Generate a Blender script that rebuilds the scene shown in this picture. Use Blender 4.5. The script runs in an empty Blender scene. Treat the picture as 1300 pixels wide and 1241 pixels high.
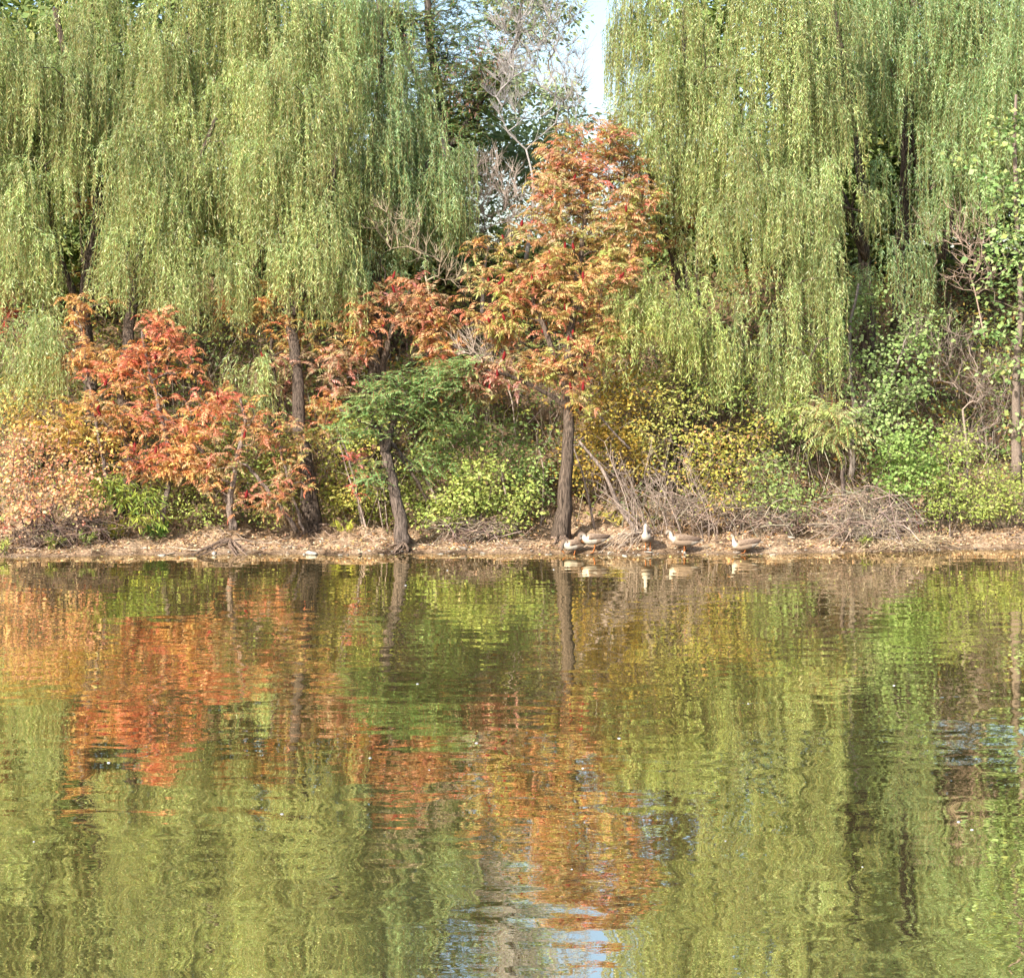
import bpy, math, random
import numpy as np
from mathutils import Vector

R = np.random.default_rng(11)
random.seed(5)
F, EYE, VY = 2320.0, 5.0, 410.0          # focal length in photo pixels, eye height, horizon row
C = bpy.context.scene.collection
SC = bpy.context.scene


def P(px, py, Y):
    return np.array([(px - 650.0) / F * Y, Y, EYE - (py - VY) / F * Y])


# ------------------------------------------------------------------ mesh accumulation
class Acc:
    def __init__(s):
        s.v, s.q, s.c, s.n = [], [], [], 0

    def quads(s, V, col):
        """V (n,4,3), col (n,3) or (n,4,3)"""
        n = len(V)
        if n == 0:
            return
        s.v.append(V.reshape(-1, 3))
        s.q.append(np.arange(n * 4).reshape(-1, 4) + s.n)
        col = np.asarray(col, float)
        if col.ndim == 1:
            col = np.tile(col, (n, 1))
        if col.ndim == 2:
            col = np.repeat(col, 4, axis=0)
        s.c.append(col.reshape(-1, 3))
        s.n += n * 4

    def grid(s, V, col, closed_u=True):
        """V (rows, sides, 3) lofted surface; col (rows, sides, 3) or (3,)"""
        r, k, _ = V.shape
        idx = np.arange(r * k).reshape(r, k) + s.n
        a, b = idx[:-1], idx[1:]
        if closed_u:
            q = np.stack([a, np.roll(a, -1, 1), np.roll(b, -1, 1), b], -1).reshape(-1, 4)
        else:
            q = np.stack([a[:, :-1], a[:, 1:], b[:, 1:], b[:, :-1]], -1).reshape(-1, 4)
        s.v.append(V.reshape(-1, 3))
        s.q.append(q)
        col = np.asarray(col, float)
        if col.ndim == 1:
            col = np.tile(col, (r * k, 1))
        s.c.append(col.reshape(-1, 3))
        s.n += r * k

    def mesh(s, name, mat, smooth=False):
        v = np.concatenate(s.v).astype(np.float32)
        q = np.concatenate(s.q).astype(np.int32)
        c = np.concatenate(s.c).astype(np.float32)
        me = bpy.data.meshes.new(name)
        me.vertices.add(len(v))
        me.vertices.foreach_set('co', v.ravel())
        me.loops.add(q.size)
        me.loops.foreach_set('vertex_index', q.ravel())
        me.polygons.add(len(q))
        me.polygons.foreach_set('loop_start', np.arange(0, q.size, 4, dtype=np.int32))
        if smooth:
            me.polygons.foreach_set('use_smooth', np.ones(len(q), bool))
        me.update(calc_edges=True)
        at = me.attributes.new('Col', 'FLOAT_COLOR', 'POINT')
        at.data.foreach_set('color', np.concatenate([c, np.ones((len(c), 1), np.float32)], 1).ravel())
        if mat:
            me.materials.append(mat)
        return me

    def build(s, name, mat, parent=None, smooth=False):
        o = bpy.data.objects.new(name, s.mesh(name, mat, smooth))
        C.objects.link(o)
        if parent is not None:
            o.parent = parent
            o.location = -Vector(parent.location)      # mesh is in world coordinates
            if parent.rotation_euler.z:
                raise RuntimeError('rotate later')
        return o


def tag(o, label=None, cat=None, group=None, kind=None):
    if label: o['label'] = label
    if cat: o['category'] = cat
    if group: o['group'] = group
    if kind: o['kind'] = kind
    return o


def thing(name, label, cat, loc, group=None):
    o = bpy.data.objects.new(name, None)
    o.empty_display_size = 0.2
    C.objects.link(o)
    o.location = Vector([float(t) for t in loc])
    return tag(o, label, cat, group)


def nrm(a):
    return a / np.maximum(np.linalg.norm(a, axis=-1, keepdims=True), 1e-9)


def rv(n, s=1.0):
    return R.normal(0, s, (n, 3))


def frames(d):
    ref = np.where(np.abs(d[:, 2:3]) > 0.9, np.array([[1., 0, 0]]), np.array([[0, 0, 1.]]))
    u = nrm(np.cross(d, ref))
    return u, np.cross(d, u)


def frusta(acc, A, B, ra, rb, col, sides=4):
    d = nrm(B - A)
    u, w = frames(d)
    ang = np.arange(sides) * 2 * math.pi / sides
    ring = lambda c, r: c[:, None] + r[:, None, None] * (np.cos(ang)[None, :, None] * u[:, None] + np.sin(ang)[None, :, None] * w[:, None])
    a, b = ring(A, ra), ring(B, rb)
    V = np.stack([a, np.roll(a, -1, 1), np.roll(b, -1, 1), b], 2).reshape(-1, 4, 3)
    col = np.asarray(col, float)
    if col.ndim == 2:
        col = np.repeat(col, sides, 0)
    acc.quads(V, col)


def spline(pts, n):
    """Catmull-Rom through pts (k,m)"""
    p = np.asarray(pts, float)
    p = np.vstack([2 * p[0] - p[1], p, 2 * p[-1] - p[-2]])
    t = np.linspace(0, len(p) - 3 - 1e-6, n)
    i = t.astype(int)
    f = (t - i)[:, None]
    a, b, c, d = p[i], p[i + 1], p[i + 2], p[i + 3]
    return 0.5 * (2 * b + (c - a) * f + (2 * a - 5 * b + 4 * c - d) * f ** 2 + (3 * b - a - 3 * c + d) * f ** 3)


def tube(acc, pts, rad, col, sides=10, rough=0.0, flare=0.0, cap=True):
    pts = np.asarray(pts, float)
    rad = np.broadcast_to(np.asarray(rad, float), (len(pts),)).copy()
    d = nrm(np.gradient(pts, axis=0))
    u = np.zeros_like(d)
    t = np.array([1., 0.1, 0]) if abs(d[0, 0]) < 0.8 else np.array([0, 1., 0.1])
    for i in range(len(d)):
        t = t - d[i] * np.dot(t, d[i])
        t /= np.linalg.norm(t)
        u[i] = t
    w = np.cross(d, u)
    ang = np.arange(sides) * 2 * math.pi / sides
    rr = np.tile(rad[:, None], (1, sides))
    if rough:
        ridge = R.normal(0, rough, sides)
        rr *= 1 + ridge[None] + R.normal(0, rough * 0.5, rr.shape)
    if flare:
        k = np.exp(-np.linspace(0, 1, len(pts)) * 9)[:, None]
        rr *= 1 + flare * k * (0.6 + 0.5 * np.sin(ang * 3 + R.uniform(0, 6))[None] + 0.3 * np.sin(ang * 5)[None])
    V = pts[:, None] + rr[..., None] * (np.cos(ang)[None, :, None] * u[:, None] + np.sin(ang)[None, :, None] * w[:, None])
    if cap:
        V = np.concatenate([np.repeat(pts[:1, None], sides, 1), V, np.repeat(pts[-1:, None], sides, 1)], 0)
    acc.grid(V, col)


def leaves(acc, pos, d, side, L, W, col, fold=0.0):
    d = nrm(d)
    side = nrm(side - d * (side * d).sum(-1, keepdims=True))
    L = np.broadcast_to(L, (len(pos),))[:, None]
    W = np.broadcast_to(W, (len(pos),))[:, None]
    a = pos
    b = pos + d * L * 0.42 + side * W * 0.5
    c = pos + d * L
    e = pos + d * L * 0.42 - side * W * 0.5
    if fold:
        n = np.cross(d, side) * (W * fold)
        b = b + n
        e = e + n
    acc.quads(np.stack([a, b, c, e], 1), col)


def pal(palette, n, jit=0.12):
    """palette: list of (weight, (r,g,b)); returns n jittered colours"""
    w = np.array([p[0] for p in palette], float)
    c = np.array([p[1] for p in palette], float)
    k = R.choice(len(w), n, p=w / w.sum())
    out = c[k] * (1 + R.normal(0, jit, (n, 1))) * (1 + R.normal(0, jit * 0.4, (n, 3)))
    return np.clip(out, 0.005, 0.85)


# ------------------------------------------------------------------ terrain
_shx = (np.array([-600, 0, 150, 300, 500, 700, 900, 1000, 1100, 1200, 1300, 1900]) - 650) / F * 40
_shy = np.array([38.3, 38.9, 39.3, 39.5, 39.6, 39.55, 39.5, 39.6, 39.85, 40.2, 40.6, 42.0])


def shore(x):
    return (np.interp(x, _shx, _shy) + 0.09 * np.sin(x * 1.7 + 1) * np.sin(x * .43) + 0.06 * np.sin(x * 4.1 + 2 * np.sin(x)) + 0.07 * np.sin(x * 0.83 + 2) + 0.035 * np.sin(x * 9.3 + 2)
            + 0.02 * np.sin(x * 21.0))


def ground(x, y):
    x = np.asarray(x, float)
    y = np.asarray(y, float)
    d = y - shore(x)
    wob = (0.05 * np.sin(x * 2.1 + y * 1.3) + 0.04 * np.sin(x * 5.3 - y * 3.1 + 1) + 0.03 * np.sin(x * 9.7 + y * 7.9)
           + 0.02 * np.sin(x * 17.0 - y * 13.0 + 2))
    dd = np.maximum(d, 0)
    z = 0.015 + 0.10 * (1 - np.exp(-dd / 0.25)) + 0.09 * np.minimum(dd, 3) + 0.60 * np.clip(dd - 2.6, 0, 11) + 0.06 * np.clip(dd - 13.6, 0, 12)
    z = z + wob * np.clip(dd / 0.8, 0, 1.6)
    under = np.maximum(-0.02 + d * 0.13, -1.6)
    return np.where(d > 0, z, np.where(d > -0.1, 0.015 + (d / 0.1) * 0.048, under))


def G(px, Y):
    x = (px - 650.0) / F * Y
    return np.array([x, Y, float(ground(x, Y))])


# ------------------------------------------------------------------ materials
def newmat(name):
    m = bpy.data.materials.new(name)
    m.use_nodes = True
    nt = m.node_tree
    nt.nodes.clear()
    return m, nt, nt.nodes, nt.links


def N(nodes, t, **kw):
    n = nodes.new(t)
    for k, v in kw.items():
        if k in n.inputs:
            n.inputs[k].default_value = v
        else:
            setattr(n, k, v)
    return n


def leafmat(name, trans=0.35, rough=0.5, spec=0.25):
    m, nt, ns, ln = newmat(name)
    out = N(ns, 'ShaderNodeOutputMaterial')
    at = N(ns, 'ShaderNodeAttribute', attribute_name='Col')
    geo = N(ns, 'ShaderNodeNewGeometry')
    noi = N(ns, 'ShaderNodeTexNoise')
    noi.inputs['Scale'].default_value = 1.3
    noi.inputs['Detail'].default_value = 3
    ln.new(geo.outputs['Position'], noi.inputs['Vector'])
    mr = N(ns, 'ShaderNodeMapRange')
    mr.inputs['From Min'].default_value = 0.3
    mr.inputs['From Max'].default_value = 0.7
    mr.inputs['To Min'].default_value = 0.82
    mr.inputs['To Max'].default_value = 1.15
    ln.new(noi.outputs['Fac'], mr.inputs['Value'])
    mul = N(ns, 'ShaderNodeVectorMath', operation='SCALE')
    ln.new(at.outputs['Color'], mul.inputs[0])
    ln.new(mr.outputs['Result'], mul.inputs['Scale'])
    pr = N(ns, 'ShaderNodeBsdfPrincipled')
    pr.inputs['Roughness'].default_value = rough
    pr.inputs['Specular IOR Level'].default_value = spec
    ln.new(mul.outputs[0], pr.inputs['Base Color'])
    tr = N(ns, 'ShaderNodeBsdfTranslucent')
    gm = N(ns, 'ShaderNodeVectorMath', operation='MULTIPLY')
    gm.inputs[1].default_value = (1.15, 1.1, 0.8)
    ln.new(mul.outputs[0], gm.inputs[0])
    ln.new(gm.outputs[0], tr.inputs['Color'])
    mx = N(ns, 'ShaderNodeMixShader')
    mx.inputs[0].default_value = trans
    ln.new(pr.outputs[0], mx.inputs[1])
    ln.new(tr.outputs[0], mx.inputs[2])
    ln.new(mx.outputs[0], out.inputs[0])
    return m


def barkmat(name, scale=(9, 9, 1.6), bump=0.03, amt=0.6):
    """colour comes from the mesh, broken up by stretched noise"""
    m, nt, ns, ln = newmat(name)
    out = N(ns, 'ShaderNodeOutputMaterial')
    at = N(ns, 'ShaderNodeAttribute', attribute_name='Col')
    geo = N(ns, 'ShaderNodeNewGeometry')
    mp = N(ns, 'ShaderNodeMapping')
    mp.inputs['Scale'].default_value = scale
    ln.new(geo.outputs['Position'], mp.inputs['Vector'])
    noi = N(ns, 'ShaderNodeTexNoise')
    noi.inputs['Scale'].default_value = 2.2
    noi.inputs['Detail'].default_value = 6
    noi.inputs['Roughness'].default_value = 0.7
    ln.new(mp.outputs[0], noi.inputs['Vector'])
    mr = N(ns, 'ShaderNodeMapRange')
    mr.inputs['From Min'].default_value = 0.35
    mr.inputs['From Max'].default_value = 0.65
    mr.inputs['To Min'].default_value = 1 - amt
    mr.inputs['To Max'].default_value = 1 + amt * 0.6
    ln.new(noi.outputs['Fac'], mr.inputs['Value'])
    mul = N(ns, 'ShaderNodeVectorMath', operation='SCALE')
    ln.new(at.outputs['Color'], mul.inputs[0])
    ln.new(mr.outputs['Result'], mul.inputs['Scale'])
    bp = N(ns, 'ShaderNodeBump')
    bp.inputs['Distance'].default_value = bump
    ln.new(noi.outputs['Fac'], bp.inputs['Height'])
    pr = N(ns, 'ShaderNodeBsdfPrincipled')
    pr.inputs['Roughness'].default_value = 0.9
    pr.inputs['Specular IOR Level'].default_value = 0.15
    ln.new(mul.outputs[0], pr.inputs['Base Color'])
    ln.new(bp.outputs[0], pr.inputs['Normal'])
    ln.new(pr.outputs[0], out.inputs[0])
    return m


M_WILLOW = leafmat('willow_leaf', 0.38, 0.45, 0.3)
M_LEAF = leafmat('broad_leaf', 0.35, 0.5, 0.25)
M_SUMAC = leafmat('sumac_leaf', 0.38, 0.55, 0.2)
M_LITTER = leafmat('dry_leaf', 0.1, 0.8, 0.1)
M_BARK = barkmat('bark', (13, 13, 2.0), 0.06, 0.85)
M_TWIG = barkmat('twig_bark', (14, 14, 14), 0.005, 0.35)
M_STONE = barkmat('stone', (6, 6, 6), 0.02, 0.35)
M_FEATHER = barkmat('feather', (30, 60, 30), 0.004, 0.22)
M_FRUIT = barkmat('sumac_fruit', (60, 60, 60), 0.01, 0.5)


def soilmat():
    m, nt, ns, ln = newmat('bank_soil')
    out = N(ns, 'ShaderNodeOutputMaterial')
    geo = N(ns, 'ShaderNodeNewGeometry')
    n1 = N(ns, 'ShaderNodeTexNoise')
    n1.inputs['Scale'].default_value = 1.4
    n1.inputs['Detail'].default_value = 10
    n1.inputs['Roughness'].default_value = 0.68
    n2 = N(ns, 'ShaderNodeTexNoise')
    n2.inputs['Scale'].default_value = 17
    n2.inputs['Detail'].default_value = 6
    n2.inputs['Roughness'].default_value = 0.7
    for n in (n1, n2):
        ln.new(geo.outputs['Position'], n.inputs['Vector'])
    cr = N(ns, 'ShaderNodeValToRGB')
    cr.color_ramp.elements[0].position = 0.38
    cr.color_ramp.elements[0].color = (0.10, 0.062, 0.036, 1)
    cr.color_ramp.elements[1].position = 0.68
    cr.color_ramp.elements[1].color = (0.60, 0.44, 0.30, 1)
    e = cr.color_ramp.elements.new(0.5)
    e.color = (0.46, 0.31, 0.19, 1)
    ln.new(n1.outputs['Fac'], cr.inputs['Fac'])
    cr2 = N(ns, 'ShaderNodeValToRGB')
    cr2.color_ramp.elements[0].position = 0.35
    cr2.color_ramp.elements[0].color = (0.45, 0.42, 0.4, 1)
    cr2.color_ramp.elements[1].position = 0.62
    cr2.color_ramp.elements[1].color = (1.25, 1.25, 1.25, 1)
    ln.new(n2.outputs['Fac'], cr2.inputs['Fac'])
    mul = N(ns, 'ShaderNodeVectorMath', operation='MULTIPLY')
    ln.new(cr.outputs[0], mul.inputs[0])
    ln.new(cr2.outputs[0], mul.inputs[1])
    sep = N(ns, 'ShaderNodeSeparateXYZ')
    ln.new(geo.outputs['Position'], sep.inputs[0])
    wet = N(ns, 'ShaderNodeMapRange')                      # wet mud right at the waterline
    wet.inputs['From Min'].default_value = 0.015
    wet.inputs['From Max'].default_value = 0.07
    wet.inputs['To Min'].default_value = 0.55
    wet.inputs['To Max'].default_value = 1.0
    ln.new(sep.outputs['Z'], wet.inputs['Value'])
    sc = N(ns, 'ShaderNodeVectorMath', operation='SCALE')
    ln.new(mul.outputs[0], sc.inputs[0])
    ln.new(wet.outputs[0], sc.inputs['Scale'])
    # higher on the slope the soil is dark leaf mould
    up = N(ns, 'ShaderNodeMapRange')
    up.inputs['From Min'].default_value = 0.5
    up.inputs['From Max'].default_value = 1.6
    ln.new(sep.outputs['Z'], up.inputs['Value'])
    mx = N(ns, 'ShaderNodeMix', data_type='RGBA')
    ln.new(up.outputs[0], mx.inputs['Factor'])
    ln.new(sc.outputs[0], mx.inputs['A'])
    dk = N(ns, 'ShaderNodeVectorMath', operation='MULTIPLY')
    dk.inputs[1].default_value = (0.55, 0.52, 0.47)
    ln.new(sc.outputs[0], dk.inputs[0])
    ln.new(dk.outputs[0], mx.inputs['B'])
    add = N(ns, 'ShaderNodeMath', operation='ADD')
    ln.new(n1.outputs['Fac'], add.inputs[0])
    ln.new(n2.outputs['Fac'], add.inputs[1])
    bp = N(ns, 'ShaderNodeBump')
    bp.inputs['Distance'].default_value = 0.09
    ln.new(add.outputs[0], bp.inputs['Height'])
    pr = N(ns, 'ShaderNodeBsdfPrincipled')
    pr.inputs['Roughness'].default_value = 0.9
    pr.inputs['Specular IOR Level'].default_value = 0.2
    ln.new(mx.outputs['Result'], pr.inputs['Base Color'])
    ln.new(bp.outputs[0], pr.inputs['Normal'])
    ln.new(pr.outputs[0], out.inputs[0])
    return m


def watermat():
    m, nt, ns, ln = newmat('lake_water')
    out = N(ns, 'ShaderNodeOutputMaterial')
    geo = N(ns, 'ShaderNodeNewGeometry')

    def wave(scale, sx, sy, detail, rot, dist=0.0):
        mp = N(ns, 'ShaderNodeMapping')
        mp.inputs['Scale'].default_value = (sx, sy, 1)
        mp.inputs['Rotation'].default_value = (0, 0, rot)
        ln.new(geo.outputs['Position'], mp.inputs['Vector'])
        n = N(ns, 'ShaderNodeTexNoise')
        n.inputs['Scale'].default_value = scale
        n.inputs['Detail'].default_value = detail
        n.inputs['Roughness'].default_value = 0.45
        n.inputs['Distortion'].default_value = dist
        ln.new(mp.outputs[0], n.inputs['Vector'])
        return n.outputs['Fac']
    parts = [(wave(1.0, 0.55, 1.25, 1.0, 0.12, 0.3), 0.0075),
             (wave(2.3, 0.75, 1.15, 0.6, -0.10, 0.2), 0.0062),
             (wave(8.0, 0.6, 1.3, 1.0, 0.2), 0.0006),
             (wave(0.25, 1.0, 1.4, 1.0, 0.5), 0.006)]
    acc = None
    for o, k in parts:
        s = N(ns, 'ShaderNodeMath', operation='MULTIPLY')
        s.inputs[1].default_value = k
        ln.new(o, s.inputs[0])
        if acc is None:
            acc = s.outputs[0]
        else:
            a = N(ns, 'ShaderNodeMath', operation='ADD')
            ln.new(acc, a.inputs[0])
            ln.new(s.outputs[0], a.inputs[1])
            acc = a.outputs[0]
    pt = N(ns, 'ShaderNodeTexNoise')                      # calm and ruffled patches
    pt.inputs['Scale'].default_value = 1.0
    pt.inputs['Detail'].default_value = 2
    pm = N(ns, 'ShaderNodeMapping')
    pm.inputs['Scale'].default_value = (0.10, 0.32, 1)
    pm.inputs['Rotation'].default_value = (0, 0, 0.15)
    ln.new(geo.outputs['Position'], pm.inputs['Vector'])
    ln.new(pm.outputs[0], pt.inputs['Vector'])
    pr_ = N(ns, 'ShaderNodeMapRange')
    pr_.inputs['From Min'].default_value = 0.35
    pr_.inputs['From Max'].default_value = 0.65
    pr_.inputs['To Min'].default_value = 0.55
    pr_.inputs['To Max'].default_value = 1.35
    ln.new(pt.outputs['Fac'], pr_.inputs['Value'])
    am = N(ns, 'ShaderNodeMath', operation='MULTIPLY')
    ln.new(acc, am.inputs[0])
    ln.new(pr_.outputs[0], am.inputs[1])
    acc = am.outputs[0]
    bp = N(ns, 'ShaderNodeBump')
    bp.inputs['Distance'].default_value = 1.0
    ln.new(acc, bp.inputs['Height'])
    df = N(ns, 'ShaderNodeBsdfDiffuse')
    n = N(ns, 'ShaderNodeTexNoise')
    n.inputs['Scale'].default_value = 0.35
    ln.new(geo.outputs['Position'], n.inputs['Vector'])
    cr = N(ns, 'ShaderNodeValToRGB')
    cr.color_ramp.elements[0].color = (0.125, 0.105, 0.045, 1)
    cr.color_ramp.elements[1].color = (0.155, 0.128, 0.055, 1)
    ln.new(n.outputs['Fac'], cr.inputs[0])
    ln.new(cr.outputs[0], df.inputs['Color'])
    gl = N(ns, 'ShaderNodeBsdfGlossy')
    gl.inputs['Roughness'].default_value = 0.012
    gl.inputs['Color'].default_value = (1.0, 0.94, 0.76, 1)
    ln.new(bp.outputs[0], gl.inputs['Normal'])
    fr = N(ns, 'ShaderNodeLayerWeight')
    fr.inputs['Blend'].default_value = 0.5
    mr = N(ns, 'ShaderNodeMapRange')
    mr.inputs['From Min'].default_value = 0.6
    mr.inputs['From Max'].default_value = 0.92
    mr.inputs['To Min'].default_value = 0.82
    mr.inputs['To Max'].default_value = 0.92
    ln.new(fr.outputs['Facing'], mr.inputs['Value'])
    mx = N(ns, 'ShaderNodeMixShader')
    ln.new(mr.outputs[0], mx.inputs[0])
    ln.new(df.outputs[0], mx.inputs[1])
    ln.new(gl.outputs[0], mx.inputs[2])
    ln.new(mx.outputs[0], out.inputs[0])
    return m


# ------------------------------------------------------------------ camera, light, sky
cam = bpy.data.cameras.new('camera')
cam.sensor_width = 36.0
cam.lens = F / 1300.0 * 36.0
cam.shift_y = -(620.5 - VY) / 1300.0
cam.clip_end = 3000
co = bpy.data.objects.new('camera', cam)
co.location = (0, 0, EYE)
co.rotation_euler = (math.radians(90), 0, 0)
C.objects.link(co)
SC.camera = co

SUN_AZ, SUN_EL = math.radians(217), math.radians(32)    # clockwise from +Y; sun behind the camera to the left
to_sun = Vector((math.sin(SUN_AZ) * math.cos(SUN_EL), math.cos(SUN_AZ) * math.cos(SUN_EL), math.sin(SUN_EL)))
sl = bpy.data.lights.new('sun', 'SUN')
sl.energy = 5.0
sl.angle = math.radians(0.5)
sl.color = (1.0, 0.94, 0.84)
so = bpy.data.objects.new('sun', sl)
so.rotation_euler = (-to_sun).to_track_quat('-Z', 'Y').to_euler()
so.location = (-20, -20, 40)
C.objects.link(so)

W = bpy.data.worlds.new('World')
SC.world = W
W.use_nodes = True
wn, wl = W.node_tree.nodes, W.node_tree.links
wn.clear()
sky = wn.new('ShaderNodeTexSky')
sky.sky_type = 'NISHITA'
sky.sun_disc = False
sky.sun_elevation = SUN_EL
sky.sun_rotation = SUN_AZ
sky.dust_density = 2.0
sky.air_density = 1.0
bg = wn.new('ShaderNodeBackground')
bg.inputs['Strength'].default_value = 0.15
wo = wn.new('ShaderNodeOutputWorld')
wl.new(sky.outputs[0], bg.inputs['Color'])
wl.new(bg.outputs[0], wo.inputs['Surface'])
SC.view_settings.view_transform = 'Standard'
SC.view_settings.look = 'None'
SC.view_settings.exposure = 0
SC.view_settings.gamma = 1
cy = SC.cycles
cy.film_exposure = 2.05
cy.use_adaptive_sampling = True
cy.adaptive_threshold = 0.03
cy.max_bounces = 4
cy.diffuse_bounces = 2
cy.glossy_bounces = 2
cy.transmission_bounces = 2
cy.caustics_reflective = False
cy.caustics_refractive = False
cy.use_denoising = True

# ------------------------------------------------------------------ ground and water
xs = np.concatenate([[-900, -300, -120, -60, -40, -30, -24, -20, -17], np.arange(-15, 15.01, 0.085), [17, 20, 24, 30, 40, 60, 120, 300, 900]])
ys = np.concatenate([[-900, -200, 0, 20, 30, 34, 36], np.arange(37.4, 43.2, 0.07), np.arange(43.3, 50, 0.25), np.arange(50, 66, 1.0),
                     [70, 80, 100, 150, 300, 900, 2500]])
X, Y_ = np.meshgrid(xs, ys)
Z = ground(X, Y_)
inn = (np.abs(X) < 15) & (Y_ > 37.4) & (Y_ < 60)
Z = Z + np.where(inn & (Y_ - shore(X) > 0.05), R.normal(0, 0.022, X.shape) * np.clip((Y_ - shore(X)) * 2.5, 0.2, 1) + 0.05 * np.sin(X * 6.1 + 3 * np.sin(Y_ * 4)) * np.sin(Y_ * 9 + X * 2.3) * np.clip((Y_ - shore(X)) * 2, 0, 1), 0)
a = Acc()
a.grid(np.stack([X, Y_, Z], -1), (0.3, 0.2, 0.1), closed_u=False)
tag(a.build('ground', soilmat(), smooth=True), kind='structure')
a = Acc()
a.quads(np.array([[[-900, -900, 0], [900, -900, 0], [900, 60, 0], [-900, 60, 0]]], float), (0.1, 0.1, 0.05))
tag(a.build('water', watermat()), kind='structure')


# ------------------------------------------------------------------ tree skeletons
def skeleton(trunk, tips, arch=0.06, jit=0.05, step=0.4, down=0.8):
    """grow branches from the trunk polyline to every tip; returns nodes, parents, is_trunk count"""
    nodes = [np.array(t, float) for t in trunk]
    par = [-1] + list(range(len(trunk) - 1))
    nt = len(nodes)
    tips = np.asarray(tips, float)
    T = np.asarray(trunk)
    d0 = np.min(np.linalg.norm(tips[:, None] - T[None], axis=2), 1)
    ends = np.full(len(tips), -1)
    arr = np.zeros((nt + len(tips) * 30, 3))
    arr[:nt] = nodes
    n = nt
    for i in np.argsort(d0):
        t = tips[i]
        A = arr[:n]
        dv = t - A
        dist = np.linalg.norm(dv, axis=1)
        cost = dist + down * np.maximum(0, -dv[:, 2] + 0.25 * dist)
        cost[0] += 2.0
        j = int(np.argmin(cost))
        k = int(min(25, max(1, math.ceil(dist[j] / step))))
        s = arr[j].copy()
        for q in range(1, k + 1):
            f = q / k
            p = s + (t - s) * f
            p = p + np.array([0, 0, 1.0]) * math.sin(math.pi * f) * arch * dist[j]
            if q < k:
                p = p + R.normal(0, jit, 3) * min(1, dist[j])
            arr[n] = p
            par.append(j if q == 1 else n - 1)
            n += 1
        ends[i] = n - 1
    return arr[:n], np.array(par), nt, ends


def branch_mesh(acc, nodes, par, nt, r_tip, r_max, col, power=0.5, sides=5):
    n = len(nodes)
    cnt = np.zeros(n)
    kids = np.zeros(n)
    np.add.at(kids, par[1:], 1)
    cnt[kids == 0] = 1
    for i in range(n - 1, 0, -1):
        if cnt[i] == 0:
            cnt[i] = 1
        cnt[par[i]] += cnt[i]
    r = np.minimum(r_tip * cnt ** power, r_max)
    i = np.arange(nt, n)
    p = par[i]
    ra = np.minimum(r[p], r[i] * 1.35)
    c = np.asarray(col) * (1 + R.normal(0, 0.12, (len(i), 1)))
    frusta(acc, nodes[p], nodes[i], ra, r[i], c, sides)
    return r


def in_ellipsoids(lobes, n, shell=0.35):
    """lobes: (px, py, hw_px, hh_px, Y, depth_m[, weight]) -> points, lobe index"""
    w = np.array([(l[6] if len(l) > 6 else 1) * l[2] * l[3] for l in lobes], float)
    k = R.choice(len(lobes), n, p=w / w.sum())
    v = nrm(rv(n)) * (R.uniform(0, 1, (n, 1)) ** shell)
    out = np.zeros((n, 3))
    for i, l in enumerate(lobes):
        m = k == i
        c = P(l[0], l[1], l[4])
        s = l[4] / F
        out[m] = c + v[m] * np.array([l[2] * s, l[5], l[3] * s])
    return out, k


# ------------------------------------------------------------------ willow
WIL = [(4, (0.38, 0.46, 0.175)), (3, (0.29, 0.385, 0.14)), (2, (0.54, 0.60, 0.31)), (1.2, (0.20, 0.29, 0.10)), (0.6, (0.60, 0.55, 0.26))]
WIL_Y = [(4, (0.46, 0.54, 0.17)), (2, (0.36, 0.47, 0.15)), (2, (0.60, 0.64, 0.29)), (1, (0.27, 0.37, 0.11))]
WIL_G = [(4, (0.30, 0.42, 0.18)), (3, (0.23, 0.35, 0.14)), (2, (0.46, 0.55, 0.31)), (1, (0.17, 0.27, 0.10))]


def strands(acc, p0, o, A, L, up, palette, tone, leaf=0.112, gap=0.031):
    n = len(p0)
    nl = np.maximum(6, (L / gap)).astype(int)
    idx = np.repeat(np.arange(n), nl)
    j = np.concatenate([np.arange(k) for k in nl])
    s = (j + R.uniform(0, 1, len(j))) / nl[idx]
    sway = R.uniform(0, 6.28, n)
    swa = R.normal(0, 0.075, n)

    def pos(i, s):
        e = 1 - np.exp(-3.2 * s)
        out = p0[i] + o[i] * (A[i] * e)[:, None]
        out[:, 2] += up[i] * np.sin(np.minimum(s * 3.2, math.pi)) - L[i] * s ** 1.25
        w = swa[i] * s * L[i]
        out[:, 0] += w * np.sin(sway[i] + s * 2.5)
        out[:, 1] += w * np.cos(sway[i] + s * 2.1)
        return out
    p = pos(idx, s)
    t = nrm(pos(idx, s + 0.01) - p)
    h = rv(len(p))
    d = nrm(t * 0.85 + nrm(h) * 0.9 + np.array([0, 0, -0.3]))
    c = pal(palette, len(p), 0.13) * tone[idx][:, None]
    # tips of the strands are younger, yellower
    c *= (1 + 0.18 * (s[:, None] - 0.5) * np.array([1.2, 0.8, 0.2]))
    leaves(acc, p, d, rv(len(p)), leaf * R.uniform(0.7, 1.25, len(p)), leaf * 0.145 * R.uniform(0.75, 1.35, len(p)), c)
    # the whip-like twigs themselves
    K = 9
    ss = np.linspace(0, 1, K)
    I = np.repeat(np.arange(n), K)
    q = pos(I, np.tile(ss, n)).reshape(n, K, 3)
    w = 0.0045
    sd = np.array([1.0, 0.25, 0]) * w
    V = np.stack([q[:, :-1] - sd, q[:, :-1] + sd, q[:, 1:] + sd * 0.7, q[:, 1:] - sd * 0.7], 2).reshape(-1, 4, 3)
    acc.quads(V, np.tile(np.array([[0.30, 0.24, 0.09]]), (len(V), 1)))


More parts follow.
